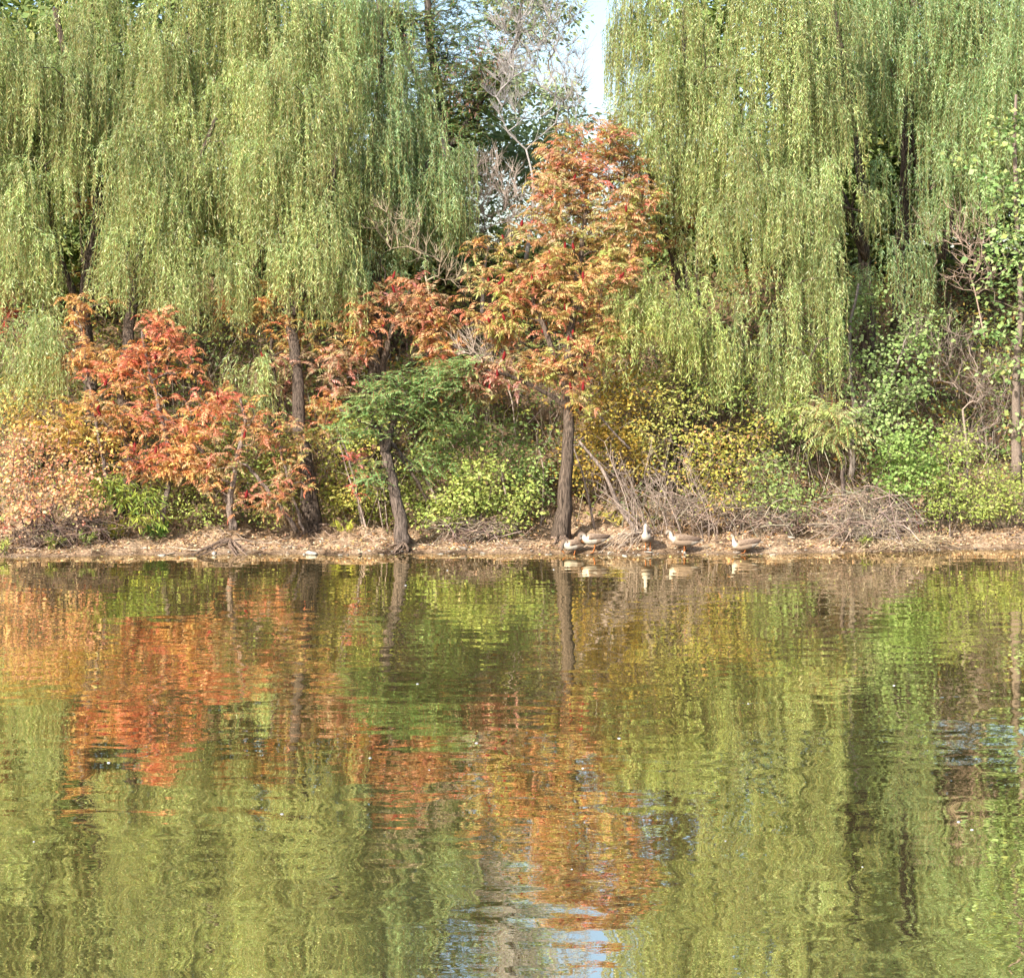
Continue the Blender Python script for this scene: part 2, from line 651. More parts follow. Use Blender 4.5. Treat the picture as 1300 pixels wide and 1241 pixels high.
def lobe_strands(acc, l, palette, dens=1.0, leaf=0.115):
    """l: px, top_py, halfwidth_px, bottom_py, Y, depth_m, density"""
    px, tp, hw, bt, Y, dep = l[:6]
    k = (l[6] if len(l) > 6 else 1.0) * dens
    s = Y / F
    hwm = hw * s
    top = P(px, tp, Y)
    zb = P(px, bt, Y)[2]
    hgt = top[2] - zb
    nb = max(6, int((hwm * dep * 9 + hwm * hgt * 5.5) * k * 0.93))
    # bunch anchors over the dome of the lobe
    a = R.uniform(0, 2 * math.pi, nb)
    r = R.uniform(0, 1, nb) ** 0.55
    u, v = r * np.cos(a), r * np.sin(a)
    dome = min(0.9 * hwm, 0.55 * (top[2] - zb))
    bx = top[0] + u * hwm * 0.85
    by = top[1] + v * dep * 0.85
    bz = top[2] - dome * r ** 2 * R.uniform(0.7, 1.25, nb) - R.uniform(0, 1, nb) ** 1.4 * hgt * 0.72
    tone_b = np.clip(R.normal(1.0, 0.2, nb), 0.5, 1.5)
    m = R.integers(6, 15, nb)
    i = np.repeat(np.arange(nb), m)
    n = len(i)
    p0 = np.stack([bx[i], by[i], bz[i]], 1) + rv(n, 0.15) * np.array([1, 1, 1.0])
    o = nrm(np.stack([u[i] + R.normal(0, 0.35, n), v[i] + R.normal(0, 0.35, n), np.zeros(n)], 1))
    A = R.uniform(0.10, 0.45, n) * min(1.0, hwm)
    bend = np.clip(R.normal(0.82, 0.28, nb), 0.25, 1.22)
    L = np.maximum(0.35, (p0[:, 2] - zb) * bend[i] * R.uniform(0.75, 1.05, n))
    L = np.minimum(L, R.uniform(0.7, 2.3, n))
    up = R.uniform(0.02, 0.22, n)
    strands(acc, p0, o, A, L, up, palette, tone_b[i] * R.normal(1, 0.07, n), leaf)
    return np.stack([bx, by, bz], 1)


def willow(name, label, trunks, lobes, palette=WIL, dens=1.0, leaf=0.115, col=(0.115, 0.085, 0.065), group=None, cat='willow tree'):
    """trunks: list of (polyline [(px,py,Y)...], r_base, r_top)"""
    base = trunks[0][0][0]
    b = P(*base)
    t = thing(name, label, cat, b, group)
    cr = Acc()
    anchors = []
    for l in lobes:
        an = lobe_strands(cr, l, palette, dens, leaf)
        anchors.append(an[R.choice(len(an), max(3, len(an) // 5), replace=False)])
    anchors = np.concatenate(anchors)
    tp, tas = [], []
    for q, (poly, r0, r1) in enumerate(trunks):
        ta = Acc()
        pts = spline([P(*p) for p in poly], 26)
        pts[1:-1] += R.normal(0, 0.018, (24, 3))
        tube(ta, pts, np.linspace(r0, r1, 26), col, 12, 0.05, 0.55 if q == 0 else 0.2)
        tas.append(ta)
        tp.append(pts)
    near = np.argmin([[np.min(np.linalg.norm(p - a, axis=1)) for p in tp] for a in anchors], 1)
    for q, pts in enumerate(tp):
        sel = anchors[near == q]
        if len(sel):
            nodes, par, nt, _ = skeleton(pts, sel, 0.14, 0.06, 0.45)
            branch_mesh(tas[q], nodes, par, nt, 0.010, trunks[q][2] * 0.8, col, 0.5)
        tas[q].build('trunk', M_BARK, t, True)
    cr.build('crown', M_WILLOW, t)
    return t


# ------------------------------------------------------------------ pinnate fronds
def frond_template(k=12, Lr=0.6, lf=0.11, th0=0.55, droop=1.5, hang=0.55, wr=0.26):
    """local x forward, y side, z up. returns pos, dir, side, len, width, t"""
    m = 30
    th = th0 - droop * np.linspace(0, 1, m) ** 1.3
    dx = np.cos(th) * Lr / m
    dz = np.sin(th) * Lr / m
    x = np.concatenate([[0], np.cumsum(dx)])
    z = np.concatenate([[0], np.cumsum(dz)])
    pos, d, sd, L, W_, T = [], [], [], [], [], []
    for i in range(k):
        t = 0.16 + 0.84 * i / (k - 1)
        j = int(t * (m - 1))
        prof = 0.55 + 0.45 * math.sin(math.pi * min(1, 0.2 + t * 0.85))
        for s in (-1, 1):
            pos.append((x[j], 0, z[j]))
            f = np.array([math.cos(th[j]), 0, math.sin(th[j])])
            dd = f * (0.35 + 0.7 * max(0, t - 0.75)) + np.array([0, s * 0.85, 0]) + np.array([0, 0, -hang])
            d.append(dd)
            sd.append(f)
            L.append(lf * prof)
            W_.append(lf * prof * wr)
            T.append(t)
    pos.append((x[-1], 0, z[-1]))
    d.append((math.cos(th[-1]), 0, math.sin(th[-1])))
    sd.append((0, 1, 0))
    L.append(lf)
    W_.append(lf * wr)
    T.append(1.0)
    return [np.array(q, float) for q in (pos, d, sd, L, W_, T)], np.stack([x[::5], 0 * x[::5], z[::5]], 1)


def fronds(acc, pos, yaw, pitch, scale, cols, tpl, tipcol=None, rach=(0.35, 0.12, 0.07), rw=0.006):
    (tp, td, ts, tL, tW, tT), rc = tpl
    n, m = len(pos), len(tp)
    cyw, syw, cp, sp = np.cos(yaw), np.sin(yaw), np.cos(pitch), np.sin(pitch)
    ex = np.stack([cyw * cp, syw * cp, sp], 1)
    ey = np.stack([-syw, cyw, 0 * yaw], 1)
    ez = np.cross(ex, ey)
    # random roll of the frond
    ro = R.normal(0, 0.3, n)[:, None]
    ey, ez = ey * np.cos(ro) + ez * np.sin(ro), ez * np.cos(ro) - ey * np.sin(ro)
    tf = lambda q: q[None, :, 0:1] * ex[:, None] + q[None, :, 1:2] * ey[:, None] + q[None, :, 2:3] * ez[:, None]
    p = pos[:, None] + tf(tp) * scale[:, None, None]
    d = tf(td) + R.normal(0, 0.16, (n, m, 3))
    sd = tf(ts) + R.normal(0, 0.12, (n, m, 3))
    L = (tL[None] * scale[:, None] * R.uniform(0.85, 1.15, (n, m)))
    Wd = (tW[None] * scale[:, None])
    c = np.repeat(cols[:, None], m, 1) * R.normal(1, 0.09, (n, m, 1))
    if tipcol is not None:
        f = np.clip(tT[None, :, None] * R.uniform(0.2, 1.2, (n, 1, 1)) - 0.2, 0, 0.8)
        c = c * (1 - f) + tipcol[:, None] * f
    leaves(acc, p.reshape(-1, 3), d.reshape(-1, 3), sd.reshape(-1, 3), L.ravel(), Wd.ravel(), np.clip(c.reshape(-1, 3), 0.004, 0.8))
    q = pos[:, None] + tf(rc) * scale[:, None, None]
    e = ey[:, None] * rw
    V = np.stack([q[:, :-1] - e, q[:, :-1] + e, q[:, 1:] + e * 0.7, q[:, 1:] - e * 0.7], 2).reshape(-1, 4, 3)
    acc.quads(V, rach)


SUM_T = [frond_template(9, 0.44, 0.125, 0.5, 1.2, 0.50, 0.27), frond_template(8, 0.38, 0.115, 0.25, 1.2, 0.7, 0.28), frond_template(10, 0.50, 0.130, 0.7, 1.7, 0.5, 0.26), frond_template(7, 0.34, 0.12, 0.1, 1.5, 0.9, 0.28)]
LOC_T = [frond_template(9, 0.32, 0.065, 0.4, 0.9, 0.25, 0.42), frond_template(10, 0.36, 0.07, 0.2, 0.8, 0.3, 0.42)]
HEA_T = [frond_template(15, 1.0, 0.16, 0.7, 1.9, 0.75, 0.24)]

OLIVE = (0.38, 0.40, 0.15)
TAN = (0.52, 0.40, 0.22)
GOLD = (0.60, 0.42, 0.09)
ORANGE = (0.66, 0.30, 0.10)
SALMON = (0.73, 0.30, 0.18)
RED = (0.64, 0.13, 0.10)
PINK = (0.73, 0.36, 0.31)
LIME = (0.40, 0.46, 0.12)
GREEN = (0.19, 0.28, 0.07)
DKGREEN = (0.09, 0.14, 0.04)


def fruit_mesh():
    a = Acc()
    k = 8
    prof = [(0, 0), (0.016, 0.01), (0.026, 0.04), (0.028, 0.08), (0.022, 0.13), (0.012, 0.17), (0, 0.19)]
    ang = np.arange(k) * 2 * math.pi / k
    V = np.array([[(r * math.cos(t) * 1.2 * (1 + 0.15 * math.sin(3 * t + z * 60)), r * math.sin(t) * 1.2, z) for t in ang] for r, z in prof])
    a.grid(V, (0.20, 0.018, 0.018))
    return a.mesh('fruit_cluster', M_FRUIT, True)


FRUIT = fruit_mesh()


def rosettes(acc, tips, outward, palette, tpls, per=(5, 9), scale=(0.75, 1.15), tippal=None, flat=0.2, spread=0.07):
    m = R.integers(per[0], per[1], len(tips))
    i = np.repeat(np.arange(len(tips)), m)
    n = len(i)
    base = pal(palette, len(tips), 0.12)
    col = base[i] * 0.35 + pal(palette, n, 0.14) * 0.65
    j = np.concatenate([np.arange(k) for k in m])
    yaw = j * 2.399 + R.uniform(0, 6.28, len(tips))[i]
    pitch = R.normal(flat, 0.32, n)
    pos = tips[i] + rv(n, spread)
    sc = R.uniform(scale[0], scale[1], n)
    tc = pal(tippal, n, 0.1) if tippal else None
    which = R.integers(0, len(tpls), n)
    for q, tp in enumerate(tpls):
        s = which == q
        if s.any():
            fronds(acc, pos[s], yaw[s], pitch[s], sc[s], col[s], tp, tc[s] if tc is not None else None)


def pinnate_tree(name, label, cat, trunks, lobes, ntips, palettes, tpls=SUM_T, bark=(0.135, 0.10, 0.075), fruits=0, per=(5, 8),
                 scale=(0.75, 1.15), tippal=None, r_tip=0.008, mat=None, down=0.9, flat=0.2, spread=0.07, group=None, power=0.52):
    b = P(*trunks[0][0][0])
    t = thing(name, label, cat, b, group)
    tips, k = in_ellipsoids(lobes, ntips, 0.45)
    tips = tips[np.argsort(k, kind='stable')]
    k = np.sort(k)
    tp, tas = [], []
    for q, (poly, r0, r1) in enumerate(trunks):
        ta = Acc()
        n = 24
        pts = spline([P(*p) for p in poly], n)
        pts[1:-1] += R.normal(0, 0.014, (n - 2, 3))
        tube(ta, pts, np.linspace(1, 0, n) ** 0.8 * (r0 - r1) + r1, bark, 12, 0.05, 0.5 if q == 0 else 0.15)
        tas.append(ta)
        tp.append(pts)
    D = np.array([np.min(np.linalg.norm(tips[:, None] - p[None], axis=2), 1) for p in tp])
    near = np.argmin(D, 0)
    for q, pts in enumerate(tp):
        sel = tips[near == q]
        if len(sel):
            nodes, par, nt, _ = skeleton(pts[6:], sel, 0.04, 0.05, 0.35, down)
            branch_mesh(tas[q], nodes, par, nt, r_tip, trunks[q][2] * 1.2, bark, power)
        tas[q].build('trunk', M_BARK, t, True)
    cr = Acc()
    for i in range(len(lobes)):
        s = k == i
        if s.any():
            pl = palettes[i] if isinstance(palettes, list) and isinstance(palettes[0], list) else palettes
            rosettes(cr, tips[s], None, pl, tpls, per, scale, tippal, flat, spread)
    cr.build('crown', mat or M_SUMAC, t)
    if fruits:
        # red seed cones stand on the outer tips that face the lake
        order = np.argsort(tips[:, 1] - 0.25 * tips[:, 2] + R.normal(0, 0.5, len(tips)))[:fruits]
        for i in order:
            o = bpy.data.objects.new('fruit_cluster', FRUIT)
            C.objects.link(o)
            o.parent = t
            o.location = Vector(tips[i] + np.array([R.normal(0, 0.03), -0.05, 0.07])) - t.location
            o.rotation_euler = (R.normal(0, 0.25), R.normal(0, 0.25), R.uniform(0, 6))
            o.scale = (R.uniform(0.8, 1.2),) * 2 + (R.uniform(0.7, 1.15),)
    return t


# ------------------------------------------------------------------ leafy shrubs and broadleaf trees
def leaf_clumps(acc, tips, palette, per, leaf, aspect, sigma, tone_sd=0.16, droop=0.25, up=0.55):
    m = R.integers(per[0], per[1] + 1, len(tips))
    i = np.repeat(np.arange(len(tips)), m)
    n = len(i)
    tone = np.clip(R.normal(1, tone_sd, len(tips)), 0.5, 1.5)
    base = pal(palette, len(tips), 0.08)
    c = (base[i] * 0.5 + pal(palette, n, 0.1) * 0.5) * tone[i][:, None]
    off = rv(n, sigma) * np.array([1, 1, 0.75])
    d = nrm(off * np.array([1, 1, 0.5]) / sigma + rv(n, 0.5) + np.array([0, 0, -droop]))
    nor = nrm(rv(n, 0.55) + np.array([-0.25, -0.35, up]))
    L = leaf * np.clip(R.lognormal(-0.05, 0.32, n), 0.35, 1.6)
    leaves(acc, tips[i] + off, d, np.cross(nor, d), L, L * aspect * R.uniform(0.85, 1.15, n), np.clip(c, 0.004, 0.8), 0.18)


def shrub(name, label, cat, base, lobes, ntips, palette, leaf=0.085, aspect=0.55, per=(14, 24), sigma=0.11, nstem=6, stem_r=0.012,
          bark=(0.20, 0.15, 0.11), trunks=None, shell=0.5, twigs=True, bare=0, up=0.55, droop=0.25, group=None, mat=None, r_tip=0.0045, spread_px=14):
    b = P(*base) if len(base) == 3 else G(*base)
    t = thing(name, label, cat, b, group)
    tips, _ = in_ellipsoids(lobes, ntips, shell)
    gz = ground(tips[:, 0], tips[:, 1]) + 0.10
    tips[:, 2] = np.maximum(tips[:, 2], gz)
    accs = []
    cents = np.array([P(l[0], l[1], l[4]) for l in lobes])
    if trunks:
        roots = []
        for poly, r0, r1 in trunks:
            pts = spline([P(*p) for p in poly], 18)
            pts[1:-1] += R.normal(0, 0.012, (16, 3))
            ta = Acc()
            tube(ta, pts, np.linspace(r0, r1, 18), bark, 10, 0.05, 0.3)
            roots.append(pts)
            accs.append(ta)
    else:
        roots = []
        for q in range(nstem):
            s0 = b + np.array([R.normal(0, spread_px * b[1] / F), R.normal(0, 0.15), 0])
            s0[2] = float(ground(s0[0], s0[1])) - 0.03
            c = cents[q % len(cents)]
            e = s0 + (c - s0) * R.uniform(0.45, 0.85) + rv(1, 0.12)[0]
            mid = (s0 + e) / 2 + np.array([R.normal(0, 0.06), R.normal(0, 0.06), 0.12])
            pts = spline([s0, mid, e], 9)
            st = Acc()
            accs.append(st)
            tube(st, pts, np.linspace(stem_r * 1.4, stem_r * 0.6, 9), np.array(bark) * R.uniform(0.8, 1.2), 6)
            roots.append(pts)
    D = np.array([np.min(np.linalg.norm(tips[:, None] - p[None], axis=2), 1) for p in roots])
    near = np.argmin(D, 0)
    for q, pts in enumerate(roots):
        sel = tips[near == q]
        if len(sel):
            nodes, par, nt, _ = skeleton(pts, sel, 0.05, 0.05, 0.3, 0.5)
            branch_mesh(accs[q], nodes, par, nt, r_tip, (trunks[q][2] if trunks else stem_r), bark, 0.45, 4)
        accs[q].build('trunk' if trunks else 'stem', M_TWIG, t)
    lv = Acc()
    keep = tips if not bare else tips[R.uniform(0, 1, len(tips)) > bare]
    leaf_clumps(lv, keep, palette, per, leaf, aspect, sigma, droop=droop, up=up)
    lv.build('crown' if trunks else 'foliage', mat or M_LEAF, t)
    return t


def twig_tree(name, label, cat, base, poly, r0, r1, tips, r_tip=0.006, col=(0.42, 0.35, 0.30), arch=-0.04, jit=0.05, power=0.42, down=1.2, step=0.3, hairs=0):
    b = P(*base)
    t = thing(name, label, cat, b)
    ta = Acc()
    pts = spline([P(*p) for p in poly], 16)
    tube(ta, pts, np.linspace(r0, r1, 16), col, 8, 0.04, 0.2)
    a = ta
    nodes, par, nt, ends = skeleton(pts, tips, arch, jit, step, down)
    branch_mesh(a, nodes, par, nt, r_tip, r1, col, power, 4)
    if hairs:
        k = R.integers(nt, len(nodes), hairs)
        A = nodes[k]
        dirn = nrm(nodes[k] - nodes[par[k]] + rv(hairs, 0.10) + np.array([0, 0, 0.12]))
        ln_ = R.uniform(0.2, 0.6, hairs)[:, None]
        B = A + dirn * ln_ * 0.5
        D = B + nrm(dirn + rv(hairs, 0.25)) * ln_ * 0.5
        r = np.full(hairs, r_tip * 0.75)
        frusta(a, A, B, r, r * 0.8, np.array(col), 3)
        frusta(a, B, D, r * 0.8, r * 0.4, np.array(col), 3)
    a.build('trunk', M_TWIG, t)
    return t


# ================================================================== THE PLACE
# ---- weeping willows on the left
willow('willow_tree', 'pale yellow-green weeping willow at the far left edge, dark limbs showing above the orange sumac', [
    ([(112, 640, 43.5), (118, 520, 44), (108, 380, 44.5), (125, 240, 45), (95, 120, 45.5), (70, 10, 45.5)], 0.20, 0.07),
    ([(110, 420, 44.5), (70, 300, 44.5), (50, 150, 44.3)], 0.10, 0.05)],
    [(40, 25, 75, 330, 43.6, 0.9, 1.1), (-30, -20, 60, 380, 43.4, 0.9), (15, 190, 60, 375, 43.0, 0.6), (110, -70, 60, 190, 45.2, 1.0),
     (140, 25, 50, 215, 44.4, 0.8), (95, 120, 40, 220, 44.0, 0.6, .8), (35, 375, 52, 515, 41.3, 0.55, 1.7), (-30, 380, 45, 560, 41.6, .6), (5, 50, 55, 330, 44.5, .6), (75, 60, 45, 215, 44.8, .6), (22, 255, 56, 400, 42.6, .5, 1.0)])
willow('willow_tree', 'weeping willow with a long rounded curtain hanging over the bright red sumac', [
    ([(170, 655, 41.0), (166, 560, 41.4), (158, 480, 42), (170, 380, 43), (200, 240, 44), (235, 90, 45), (250, -40, 45.5)], 0.19, 0.07),
    ([(180, 340, 43.5), (240, 230, 43.6), (275, 150, 43.6)], 0.09, 0.05)],
    [(185, 135, 62, 345, 42.7, 0.8, 1.1), (165, 250, 48, 400, 42.4, 0.55, .9), (255, -70, 85, 240, 45.0, 1.2), (270, 165, 60, 330, 43.3, 0.7), (225, 250, 60, 410, 42.3, 0.6),
     (275, 300, 40, 420, 42.4, .5), (205, 20, 45, 200, 44.2, 0.7), (150, 300, 30, 390, 42.3, .4, .8), (205, 80, 60, 330, 44.3, .7), (240, 190, 60, 380, 43.8, .6)])
willow('willow_tree', 'weeping willow on the stout leaning brown trunk, its longest curtain brushing the orange sumac', [
    ([(397, 672, 41.3), (391, 610, 41.4), (381, 540, 41.7), (377, 470, 42.1), (366, 370, 42.9), (352, 220, 43.8), (345, 60, 44.5), (350, -50, 45)], 0.18, 0.065),
    ([(372, 400, 42.6), (410, 290, 43), (430, 170, 43.5)], 0.11, 0.05)],
    [(378, 35, 66, 330, 42.9, 0.85, 1.15), (335, 150, 38, 340, 42.6, 0.5), (400, 230, 55, 425, 42.3, 0.65), (345, -70, 80, 190, 45.4, 1.1), (345, -60, 45, 170, 44.0, .6), (415, -20, 50, 180, 44.8, .9),
     (445, 70, 50, 300, 44.1, 0.8), (345, 290, 38, 405, 42.2, 0.45, .8), (322, 430, 44, 535, 41.5, 0.45, 1.1), (425, 330, 30, 430, 42.2, .4, .9), (305, 50, 48, 340, 44.0, .6), (390, 130, 55, 400, 43.6, .6), (445, 170, 44, 340, 43.9, .6)])
willow('willow_tree', 'greener weeping willow beside the dark locust, shaded curtains with bare twigs below', [
    ([(478, 610, 43.5), (474, 480, 44), (480, 360, 44.5), (470, 230, 45), (485, 100, 45.5), (480, 0, 46)], 0.17, 0.06),
    ([(478, 330, 44.6), (520, 260, 44.6), (550, 190, 44.8)], 0.08, 0.04)],
    [(485, 55, 62, 250, 45.0, 0.9), (505, 140, 50, 320, 44.5, 0.7), (550, 150, 45, 300, 44.6, 0.6, .9), (470, 190, 45, 330, 43.8, 0.6), (535, 225, 50, 335, 44.2, 0.5, .8),
     (582, 185, 24, 310, 45.2, 0.4, .8), (470, 300, 35, 400, 43.4, .5, .7), (440, -30, 40, 120, 46, .8), (520, 60, 45, 260, 45.6, .6), (500, 220, 60, 340, 44.9, .6), (560, 225, 36, 320, 45.2, .5), (478, -60, 40, 130, 44.6, .6, 1.1), (485, 110, 30, 300, 44.0, .5)], palette=WIL_G)
# ---- weeping willows on the right
willow('willow_tree', 'weeping willow whose loose strands hang against the blue gap of sky', [
    ([(868, 600, 44.0), (872, 480, 44.5), (862, 330, 45), (875, 180, 45.5), (870, 20, 46), (880, -60, 46)], 0.17, 0.06),
    ([(866, 360, 45), (830, 250, 44.6), (818, 120, 44.6)], 0.08, 0.04)],
    [(808, -40, 40, 200, 44.6, 0.7, .8), (795, 10, 22, 130, 45.0, 0.35, .5), (850, -60, 55, 300, 44.2, 0.8), (840, 130, 34, 290, 43.6, 0.5, .8), (895, 20, 50, 300, 43.8, 0.7),
     (885, 190, 30, 360, 43.6, 0.4, .6), (855, 60, 40, 240, 43.5, .6), (815, 90, 26, 230, 43.4, .4, .9)])
willow('willow_tree', 'big yellow-green weeping willow right of centre, its strands reaching lowest over the bank', [
    ([(1098, 560, 46.0), (1102, 400, 46.3), (1096, 300, 46.5), (1104, 265, 46.6), (1092, 215, 46.6), (1080, 120, 46.8), (1050, -20, 46.5)], 0.17, 0.07),
    ([(1100, 330, 46.4), (1050, 200, 45.4), (1000, 60, 44.6), (980, -40, 44.5)], 0.11, 0.05)],
    [(985, -70, 68, 290, 43.8, 0.9, 1.0), (945, 50, 40, 370, 43.0, 0.6, 0.9), (975, 200, 36, 440, 42.2, 0.4, .85), (1022, 80, 44, 390, 43.2, 0.6, .9), (1045, -60, 50, 230, 44.5, .8),
     (1040, 200, 26, 470, 42.2, 0.35, .9), (1052, 300, 14, 530, 41.9, 0.2, 1.0), (922, 240, 30, 410, 42.6, 0.35, .8), (1000, 320, 26, 490, 42.0, 0.3, .7), (1062, 60, 30, 280, 44, .5, .8), (1078, 150, 26, 300, 44, .4, .8),
     (932, 380, 14, 520, 41.9, .25, 1.2), (980, 410, 12, 535, 41.8, .2, 1.2), (903, 420, 12, 500, 41.9, .2, 1.2), (1018, 400, 12, 510, 41.9, .2, 1.2), (955, 160, 24, 300, 42.1, .4, 1.0), (1005, 190, 24, 340, 42.0, .4, 1.0)])
willow('willow_tree', 'grey-green weeping willow at the upper right, on two dark upright trunks', [
    ([(1142, 420, 49.0), (1146, 290, 49.2), (1150, 200, 49.3), (1146, 100, 49.3), (1165, -20, 49)], 0.20, 0.08),
    ([(1150, 330, 49.2), (1168, 250, 49.2), (1158, 140, 49.4), (1190, 0, 49)], 0.10, 0.05),
    ([(1195, 330, 48), (1235, 160, 47.5), (1250, 0, 47)], 0.10, 0.05)],
    [(1105, -80, 55, 170, 46.5, 0.9, .9), (1185, -80, 70, 150, 47.0, 1.0), (1250, -70, 60, 170, 46.4, 0.9), (1225, 60, 50, 240, 46.2, 0.7), (1275, 30, 45, 260, 45.4, 0.6), (1310, -60, 50, 300, 45, .8),
     (1120, 40, 28, 200, 46.2, .5, .5), (1190, 100, 22, 260, 46.6, .4, .5), (1150, -60, 55, 150, 46.6, .8, .9), (1240, 90, 45, 240, 45.8, .6), (1205, -10, 60, 190, 46.8, .8), (1290, 60, 40, 220, 46.2, .6), (1110, 20, 40, 190, 46.8, .6, .7), (1165, 140, 30, 300, 46.2, .4, .6), (1112, 190, 20, 310, 45.6, .3, .7), (1215, 170, 32, 310, 45.6, .4, .9), (1250, 200, 26, 300, 45.0, .4, .8)], palette=WIL_G)
willow('young_willow', 'low bright yellow-green willow spreading beside the big orange sumac', [
    ([(880, 640, 42.6), (872, 540, 42.5), (850, 440, 42.3), (835, 360, 42.2)], 0.055, 0.025)],
    [(838, 330, 66, 450, 41.5, 0.6, 1.6), (885, 345, 45, 480, 41.6, 0.5, 1.2), (800, 360, 36, 440, 41.3, 0.4, 1.2)], palette=WIL_Y, col=(0.2, 0.16, 0.11))
willow('young_willow', 'small grey-green willow hanging below the two dark trunks at right', [
    ([(1150, 520, 44.6), (1152, 430, 44.5), (1140, 340, 44.4), (1135, 300, 44.4)], 0.06, 0.025),
    ([(1152, 430, 44.5), (1190, 330, 44.5)], 0.04, 0.02)],
    [(1130, 290, 50, 390, 44.0, 0.55, 1.0), (1178, 300, 38, 400, 44.0, 0.45, .9), (1165, 265, 34, 320, 44.5, 0.4, .8)], palette=WIL_G, col=(0.2, 0.16, 0.11))

# ---- sumacs
BIGP = [(5, (0.48, 0.47, 0.20)), (3, (0.56, 0.47, 0.24)), (1.8, (0.64, 0.40, 0.20)), (1.8, SALMON), (1.3, GOLD), (4, (0.38, 0.44, 0.14)), (0.8, RED)]
BIGR = [(2.5, SALMON), (0.9, RED), (2, PINK), (4, TAN), (2, ORANGE), (2.5, OLIVE)]
BIGT = [(3, SALMON), (2.5, RED), (1, PINK), (2, TAN), (3, OLIVE), (3, LIME)]
BIGL = [(4, LIME), (3, (0.48, 0.47, 0.20)), (1.5, (0.60, 0.50, 0.16)), (2.5, SALMON), (2, (0.66, 0.36, 0.15)), (.6, RED)]
BIGG = [(4, LIME), (3, GOLD), (3, TAN), (2, OLIVE), (1, SALMON)]
BIGB = [(4, (0.46, 0.36, 0.23)), (3, (0.50, 0.33, 0.23)), (1.5, PINK), (.6, RED), (2.5, OLIVE)]
pinnate_tree('sumac_tree', 'tall staghorn sumac in the middle with olive and orange fronds and red seed cones', 'sumac tree', [
    ([(712, 687, 40.45), (717, 630, 40.5), (722, 550, 40.6), (721, 470, 40.9), (728, 390, 41.5), (740, 300, 42.3), (745, 210, 43)], 0.17, 0.025),
    ([(721, 500, 40.8), (700, 440, 41), (672, 370, 41.4), (655, 330, 41.7)], 0.075, 0.03),
    ([(722, 520, 40.7), (695, 500, 40.5), (655, 480, 40.3), (620, 470, 40.2)], 0.06, 0.025),
    ([(722, 480, 40.9), (760, 430, 41.3), (790, 360, 41.8)], 0.07, 0.03)],
    [(745, 215, 62, 62, 43.0, 0.8, 1.1), (785, 200, 34, 45, 43.2, 0.5, 1), (705, 270, 42, 55, 42.6, 0.8), (770, 290, 62, 60, 42.4, 0.9), (650, 335, 62, 55, 41.8, 0.8),
     (715, 375, 90, 60, 41.5, 0.9), (790, 350, 40, 60, 42.0, 0.6), (635, 405, 45, 45, 41.3, 0.6), (620, 482, 52, 36, 40.3, 0.5, 1.1), (700, 455, 60, 36, 40.7, 0.6), (775, 430, 50, 45, 41.5, 0.6), (740, 512, 40, 24, 40.3, 0.4), (712, 215, 40, 40, 42.8, .7), (810, 260, 34, 55, 42.8, .6), (690, 250, 36, 40, 42.5, .6)],
    560, [BIGT, BIGT, BIGR, BIGP, BIGP, BIGL, BIGP, BIGL, BIGB, BIGL, BIGL, BIGG, BIGT, BIGT, BIGP], fruits=46, tippal=[(2, SALMON), (2, TAN), (1, RED), (2, LIME)])
MIDP = [(3, TAN), (3, SALMON), (2, ORANGE), (3, OLIVE), (.5, RED), (2, GOLD), (1.5, LIME)]
pinnate_tree('sumac_tree', 'salmon-topped sumac with dark forked stem just left of the tall central one', 'sumac tree', [
    ([(488, 640, 42.8), (490, 540, 42.8), (486, 470, 42.7), (500, 410, 42.6), (520, 370, 42.6)], 0.11, 0.035),
    ([(487, 480, 42.7), (455, 440, 42.6), (440, 410, 42.5)], 0.05, 0.025)],
    [(515, 385, 62, 32, 42.4, 0.6, 1.2), (455, 420, 40, 40, 42.4, 0.5), (550, 410, 40, 34, 42.6, 0.5), (480, 300, 32, 20, 44.6, 0.4, .8), (425, 470, 36, 40, 42.2, 0.4), (560, 445, 30, 26, 42.4, .4)],
    120, [BIGR, MIDP, MIDP, [(2, GOLD), (2, OLIVE), (1, ORANGE)], BIGB, MIDP], fruits=10, tippal=[(2, SALMON), (2, TAN), (1, RED)])
REDP = [(5, (0.78, 0.27, 0.17)), (3, (0.76, 0.37, 0.16)), (2.5, (0.76, 0.16, 0.12)), (2, (0.70, 0.48, 0.25)), (1.5, GOLD), (1, LIME)]
ORGP = [(4, (0.74, 0.42, 0.14)), (3, (0.76, 0.32, 0.14)), (3, (0.65, 0.48, 0.17)), (0.7, RED), (2, (0.58, 0.46, 0.25))]
